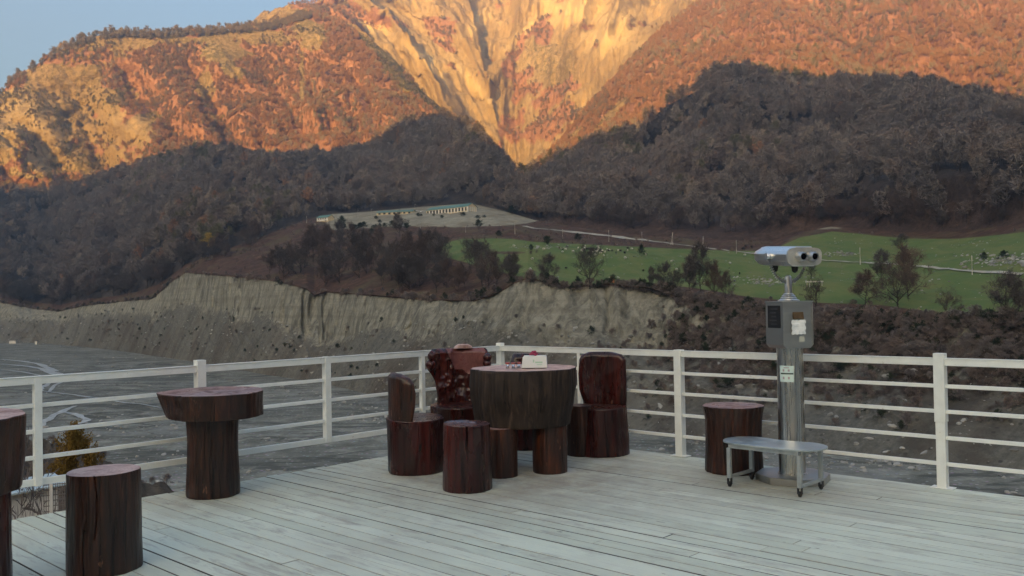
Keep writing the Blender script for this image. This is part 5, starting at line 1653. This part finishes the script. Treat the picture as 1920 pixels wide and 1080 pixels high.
gable('house', P, R_(-34), 15, 7.5, 2.9, 2.3, 'small green-roofed house with a cream gable, alone at the embankment\'s left end', [(x, 1.7, 1.1, 1.2) for x in (-5, -2, 1, 4)], front_wall=M_WALLW)
P = ground_at(852, 399)
gable('long_hall', P + Vector((-3, 4, -0.5)), R_(-38), 50, 13, 4.6, 3.2, 'long cream hall with a green roof and a row of white pilasters on the embankment',
      [(-25 + 50 * (k + 0.5) / 13, 2.2, 1.9, 3.0) for k in range(13)], columns=13)
# end wall pilasters of the hall face the viewer
hall = bpy.data.objects['long_hall']
for k in range(5):
    MB().box((25.12, -6.5 + 13 * (k + 0.5) / 5, 2.0), (0.2, 1.0, 4.8)).build('pilaster', M_WALLW, hall)
P = ground_at(742, 402)
gable('market_shed', P + Vector((0, 3, -0.3)), R_(-14), 36, 9, 2.6, 1.8, 'low green-roofed shed left of the long hall, on the embankment', [(x, 1.3, 2.2, 1.5) for x in (-15, -10, -5, 0, 5, 10, 15)])

# cars in front of the shed
def car_mesh():
    b = MB()
    b.prism([(-2.1, 0.35), (2.1, 0.35), (2.15, 0.75), (1.3, 0.92), (-2.05, 0.95), (-2.15, 0.7)], -0.85, 0.85)
    return b
car0 = empty('parked_car', (0, 0, 0), 0)
car_mesh().build('body', M_CARW, car0)
MB().prism([(-1.9, 0.93), (1.15, 0.91), (0.55, 1.42), (-1.45, 1.45)], -0.76, 0.76).build('cabin', M_DARKW, car0)
for sx in (-1.3, 1.3):
    for sy in (-0.8, 0.8):
        MB().lathe([(0.33, -0.1), (0.33, 0.1)], 14, (sx, sy, 0.33), M=Matrix.Rotation(R_(90), 4, 'X')).build('wheel', M_BLACK, car0)
first = True
for px, py in ((724, 399.5), (735, 399), (747, 398.5), (758, 399), (767, 397.5), (779, 397), (789, 397.5)):
    c_ = car0 if first else copy_tree(car0)
    first = False
    c_.location = ground_at(px, py) + Vector((0, -1.5, 0.05)); c_.rotation_euler = (0, 0, rnd.uniform(-0.4, 0.5))
    tag(c_, 'tiny white car parked in front of the low green-roofed shed', 'car', 'cars parked by the shed')

# brick pillar with a yellow cap at the cliff edge
P = ground_at(1148, 530)
e = empty('brick_pillar', P, 0.2, 'small orange brick pillar with a yellowish cap at the cliff edge', 'pillar')
s = P.y / F
MB().box((0, 0, 4.2 * s), (7 * s, 6 * s, 10.5 * s)).build('shaft', M_BRICK, e)
MB().box((0, 0, 10.8 * s), (9 * s, 8 * s, 2.6 * s), bev=0.15).build('cap', M_YCAP, e)
# pale open shelter behind the viewer
P = ground_at(1527, 538); s = P.y / F
e = empty('open_shelter', P, 0.1, 'small pale open shelter half hidden by branches right of the viewer', 'shelter')
MB().box((0, 0, 10 * s), (28 * s, 16 * s, 2 * s)).build('roof', M_WALLW, e)
for x in (-12, 12):
    for y in (-6, 6): MB().box((x * s, y * s, 4.2 * s), (1.2 * s, 1.2 * s, 9.6 * s)).build('post', M_POLE, e)
# two little huts at the far edge of the riverbed
for px, py, wpx, hpx, lb in ((25, 644, 12, 6, 'low white hut at the far left edge of the riverbed'), (69, 646, 4, 7, 'small white kiosk at the foot of the left cliff')):
    P = ground_at(px, py); s = P.y / F
    e = empty('hut', P, 0.1, lb, 'hut')
    MB().box((0, 0, hpx * s * 0.4), (wpx * s, 4.5, hpx * s * 1.0)).build('wall', M_WALLW, e)
    MB().prism([(-wpx * s * 0.56, hpx * s * 0.9), (wpx * s * 0.56, hpx * s * 0.9), (0, hpx * s * 1.15)], -2.6, 2.6).build('roof', M_GREYW, e)

# ---- flock on the pasture
def sheep_mesh(mat):
    mb = MB()
    bm = bmesh.new(); bmesh.ops.create_uvsphere(bm, u_segments=10, v_segments=7, radius=0.5)
    for q in bm.verts:
        q.co = Vector((q.co.x * 1.15, q.co.y * 0.62, q.co.z * 0.68)) * (1 + 0.08 * float(vnoise(q.co.x * 5, q.co.y * 5, q.co.z * 5, 3)))
    bm.transform(Matrix.Translation((0, 0, 0.72))); bm.verts.index_update()
    mb.add([q.co[:] for q in bm.verts], [[q.index for q in fc.verts] for fc in bm.faces]); bm.free()
    mb.tube([(0.42, 0, 0.82), (0.62, 0, 0.72), (0.78, 0, 0.42)], [0.16, 0.13, 0.06], 7)
    mb.tube([(0.60, 0.10, 0.74), (0.62, 0.24, 0.70)], [0.05, 0.02], 5); mb.tube([(0.60, -0.10, 0.74), (0.62, -0.24, 0.70)], [0.05, 0.02], 5)
    for x in (-0.32, 0.32):
        for y in (-0.16, 0.16): mb.tube([(x, y, 0.55), (x + 0.02 * (1 if x > 0 else -1), y, 0.28), (x, y, 0.0)], [0.07, 0.05, 0.04], 5)
    return mesh('sheep', mb.v, mb.f, mat, smooth=True)
SHW, SHB = sheep_mesh(M_WOOLW), sheep_mesh(M_WOOLB)
for n_, mesh_, lb, gp in ((46, SHW, 'pale sheep grazing with the flock on the green pasture', 'pale sheep of the flock'), (26, SHB, 'black sheep grazing among the pale flock on the green pasture', 'black sheep of the flock')):
    for k in range(n_):
        if rnd.random() < 0.62: px, py = rnd.gauss(1110, 42), rnd.gauss(471, 4.5)
        else: px, py = rnd.uniform(960, 1440), rnd.uniform(462, 520)
        if py < np.interp(px, [900, 1300, 1440], [456, 470, 478]): py += 12
        o = link('sheep', mesh_, None, ground_at(px, py), rnd.uniform(0, 6.28))
        s = rnd.uniform(1.0, 1.35); o.scale = (s, s, s)
        tag(o, lb, 'sheep', gp)
for px, py in ((1398, 465), (1394, 470), (1409, 466)):
    o = link('sheep', SHB, None, ground_at(px, py), rnd.uniform(0, 6.28)); o.scale = (1.9, 1.9, 1.9)
    tag(o, 'dark animal grazing by the track left of the viewer head', 'cow', 'dark animals by the track')

# ---- stones: on the pasture, in the riverbed, on the scree
def rock_mesh(seed):
    bm = bmesh.new(); bmesh.ops.create_icosphere(bm, subdivisions=2, radius=0.5)
    for q in bm.verts:
        q.co *= 1 + 0.5 * float(vnoise(q.co.x * 2.3, q.co.y * 2.3, q.co.z * 2.3, seed)); q.co.z *= 0.6
    bm.verts.index_update()
    me_ = mesh('stone', [q.co[:] for q in bm.verts], [[q.index for q in fc.verts] for fc in bm.faces], bpy.data.materials['pale_stone'])
    bm.free(); return me_
t = NT('pale_stone')
t.set(t.mix(t.n('ShaderNodeObjectInfo').outputs['Random'], (0.13, 0.13, 0.12), (0.38, 0.375, 0.345)), 0.9)
t = NT('brown_stone')
rpc = bpy.data.collections.new('stone_kinds')
for k in range(4):
    o_ = bpy.data.objects.new('stone_kind', rock_mesh(k + 1)); rpc.objects.link(o_)
ng2 = NG.copy()
for nd in ng2.nodes:
    if nd.bl_idname == 'GeometryNodeCollectionInfo': nd.inputs['Collection'].default_value = rpc
def stones(name, P, s0, s1, label):
    n = len(P)
    o_ = scatter(name, P, nrg.integers(0, 4, n), np.stack([nrg.normal(0, .3, n), nrg.normal(0, .3, n), nrg.uniform(0, 6.28, n)], -1),
                 (s0 + (s1 - s0) * nrg.random(n) ** 3)[:, None] * nrg.uniform(0.7, 1.3, (n, 3)), label, 'stones')
    o_.modifiers[0].node_group = ng2
rb = sample_band(B0R, B0Z, 30, 159, -33, 33, 62000, None)
kk = nrg.random(len(rb)) < (260 / np.maximum(260, np.hypot(rb[:, 0], rb[:, 1]))) ** 1.2
kk &= sstep(-0.35, 0.5, fbm(rb[:, 0] / 22, rb[:, 1] / 22, 0, 3, 77)) > nrg.random(len(rb)) * 0.9
stones('river_stones', rb[kk], 0.3, 1.8, 'pale boulders strewn over the grey gravel riverbed')
stones('scree_stones', sample_band(B1R, B1Z, 2, 78, -33, 33, 5000, None), 0.4, 2.2, 'loose rocks on the scree below the cliff')
fs = sample_band(B2R, B2Z, 3, 108, 0, 34, 1300, np.clip(green, 0, 1))
stones('field_stones', fs, 0.3, 1.1, 'white stones dotted over the green pasture')
xs_ = []
for (a, b, sx, sy, n) in ((1870, 489, 34, 6, 150), (1572, 476, 20, 2.5, 50), (1020, 464, 26, 2, 50), (1430, 527, 40, 6, 80)):
    for k in range(n):
        p_ = ground_at(min(1918, rnd.gauss(a, sx)), rnd.gauss(b, sy)); xs_.append(tuple(p_))
stones('stone_heaps', np.array(xs_), 0.7, 2.0, 'heaps of pale cleared stones on the pasture')

# ---- dirt track and stream: thin sheets lying on the ground
def ribbon(name, path, width, mat, lift, label, sub=6, wob=0.2):
    pts = []
    for i in range(len(path) - 1):
        for k in range(sub):
            t = k / sub
            pts.append((path[i][0] * (1 - t) + path[i + 1][0] * t, path[i][1] * (1 - t) + path[i + 1][1] * t, (path[i][2] * (1 - t) + path[i + 1][2] * t) if len(path[i]) > 2 else width))
    pts.append((path[-1][0], path[-1][1], path[-1][2] if len(path[-1]) > 2 else width))
    W_ = []
    for px, py, wd_ in pts:
        p = ground_at(px, py); W_.append((p, wd_))
    # smooth the plan a little
    for _ in range(2):
        W_ = [W_[0]] + [((W_[i - 1][0] + W_[i][0] * 2 + W_[i + 1][0]) / 4, W_[i][1]) for i in range(1, len(W_) - 1)] + [W_[-1]]
    v, f = [], []
    for i, (p, wd_) in enumerate(W_):
        a, b = W_[max(0, i - 1)][0], W_[min(len(W_) - 1, i + 1)][0]
        t = Vector((b.x - a.x, b.y - a.y, 0)); t.normalize()
        n = Vector((-t.y, t.x, 0))
        for s in (-1, -0.33, 0.33, 1):
            w_ = wd_ / 2 * 0.55 * (1 + wob * float(vnoise(i * 0.45, s * 3, 0, 7)))
            q = p + n * s * w_
            R = math.hypot(q.x, q.y); z = height(math.atan2(q.x, q.y), R)
            v.append((q.x, q.y, z + lift))
    for i in range(len(W_) - 1):
        for k in range(3): f.append((i * 4 + k, i * 4 + k + 1, i * 4 + 5 + k, i * 4 + 4 + k))
    o = link(name, mesh(name, v, f, mat, smooth=True))
    o['kind'] = 'structure'; o['label'] = label
ribbon('dirt_track', [(985, 424, 16), (1000, 428, 13), (1060, 434, 11), (1142, 443, 9), (1200, 450, 7), (1262, 458, 5), (1330, 466, 4), (1380, 472, 3.4), (1450, 480, 3.2), (1530, 488, 3.2), (1613, 493, 3.2), (1700, 498, 3.4), (1760, 504, 3.4), (1825, 510, 3.4), (1918, 515, 3.4)], 3.5, M_DIRTROAD, 0.35, 'pale dirt track crossing the pasture', 8, 0.35)
for path in ([(2, 683, 5), (40, 686, 6), (70, 690, 7), (95, 697, 9), (112, 704, 10), (106, 712, 7), (92, 719, 6), (78, 727, 5), (76, 733, 3.5), (95, 736, 2.4), (130, 740, 2.6), (165, 745, 4), (200, 748, 4)],
             [(2, 674, 5), (35, 677, 6), (65, 681, 6), (85, 687, 7), (105, 697, 6)],
             [(140, 762, 4), (118, 771, 4.5), (98, 781, 5), (82, 792, 5), (72, 803, 4)],
             [(112, 772, 3.5), (140, 777, 4), (158, 785, 4.5), (164, 791, 3.6), (140, 797, 2.4), (118, 804, 2.2)], [(210, 700, 3), (160, 705, 3.4), (126, 712, 3.4), (104, 722, 3), (92, 735, 2.6)],
             [(205, 750, 3), (232, 756, 2.4), (262, 758, 2.0), (300, 765, 1.6)], [(2, 694, 3), (36, 697, 3.4), (70, 703, 3.6), (96, 712, 3)]):
    ribbon('river', path, 4, M_WATER, 0.22, 'braided shallow stream winding over the gravel', 5, 0.5)

# ---- white house and fence just below the deck at the lower left
Rb = 36.0
d = ray(64, 930); az = math.atan2(d[0], d[1]); hz_ = math.hypot(d[0], d[1])
bx, by = Rb * math.sin(az), Rb * math.cos(az)
gz = height(az, Rb)
zr = H + Rb * ray(64, 893)[2] / math.hypot(*ray(64, 893)[:2])
hb = empty('small_house', (bx, by, gz), -az + 0.15, 'low white-walled house with a pale blue sheet roof below the left railing', 'house')
hh = zr - gz
MB().box((-0.5, 0.9, (hh - 0.5) / 2 - 0.4), (2.6, 1.6, hh - 0.3 + 0.5)).build('wall', M_WALLW, hb)
MB().prism([(-2.0, hh - 0.62), (1.05, hh - 0.40), (1.05, hh - 0.34), (-2.0, hh - 0.56)], -0.3, 2.4).build('roof', M_SHEET, hb)
Rb2 = 34.0
d = ray(112, 930); az = math.atan2(d[0], d[1])
gz2 = height(az, Rb2)
zt2 = H + Rb2 * ray(112, 905)[2] / math.hypot(*ray(112, 905)[:2])
fe = empty('lattice_fence', (Rb2 * math.sin(az), Rb2 * math.cos(az), gz2), -az, 'dark lattice fence with a white post beside the low white house', 'fence')
fhh = max(1.2, zt2 - gz2)
lt = MB()
for k in range(15):
    x = -0.48 + k * 0.07
    lt.bar((x, 0, fhh - 1.35), (x, 0, fhh), 0.022, 0.022, bev=0)
for k in range(8): lt.bar((-0.5, 0.02, fhh - 1.3 + k * 0.18), (0.5, 0.02, fhh - 1.3 + k * 0.18), 0.02, 0.03, bev=0)
lt.build('lattice_panel', M_GREYW, fe)
MB().box((-0.26, -0.05, fhh / 2 - 0.2), (0.10, 0.10, fhh + 0.4)).build('post', M_WALLW, fe)
MB().box((0.5, -0.05, fhh / 2 - 0.2), (0.08, 0.08, fhh + 0.4)).build('post', M_GREYW, fe)
sg = TreeGen(301, levels=3, limbs=9, sub=3, twigs=2, tl=0.12, tw=0.006, wide=1.0, fork0=0.04, trunk_r=0.012, sides=5, up=0.7)
SHRUB_THIN = sg.meshes(M_BARK, TW[0], 'bare_shrub')
for px, R, hpx in ((42, 24, 100), (60, 27, 75)):
    d = ray(px, 965); az = math.atan2(d[0], d[1])
    zb = H + R * d[2] / math.hypot(d[0], d[1]) - 1.5
    zg = height(az, R)
    ztp = H + R * ray(px, 965 - hpx)[2] / math.hypot(*ray(px, 965 - hpx)[:2])
    e = empty('bare_shrub', (R * math.sin(az), R * math.cos(az), zg), rnd.uniform(0, 6), 'leafless shrub in front of the low white house below the railing', 'shrub', 'leafless shrubs below the left railing')
    t_me, c_me = SHRUB_THIN
    link('trunk', t_me, e); link('crown', c_me, e)
    hgt = max(1.5, ztp - zg); e.scale = (hgt * 0.45, hgt * 0.45, hgt)

# ---- evening haze: one even box of air over the whole valley
lo = np.min([ALLZ.min(), GZ.min()]) - 1.5
hi = max(ALLZ.max(), GZ.max()) + 40
xm = max(np.abs(ALLR[-1] * np.sin(AZ)).max(), 3300) + 60
y0, y1 = min((ALLR * np.cos(AZ)[None, :]).min(), -2660) - 60, (ALLR * np.cos(AZ)[None, :]).max() + 60
HAZE = 1
if HAZE:
    hz = MB().box((0, (y0 + y1) / 2, (lo + hi) / 2), (2 * xm, y1 - y0, hi - lo)).build('haze', [])
    mt = bpy.data.materials.new('evening_haze'); mt.use_nodes = True
    tn = mt.node_tree
    for nd in list(tn.nodes):
        if nd.type == 'BSDF_PRINCIPLED': tn.nodes.remove(nd)
    pv = tn.nodes.new('ShaderNodeVolumePrincipled')
    pv.inputs['Color'].default_value = (0.74, 0.88, 1.0, 1)
    pv.inputs['Density'].default_value = 0.00018
    pv.inputs['Anisotropy'].default_value = 0.6
    tn.links.new(pv.outputs[0], [nd for nd in tn.nodes if nd.type == 'OUTPUT_MATERIAL'][0].inputs['Volume'])
    hz.data.materials.append(mt)
    hz['kind'] = 'stuff'; hz['label'] = 'thin evening haze filling the valley'
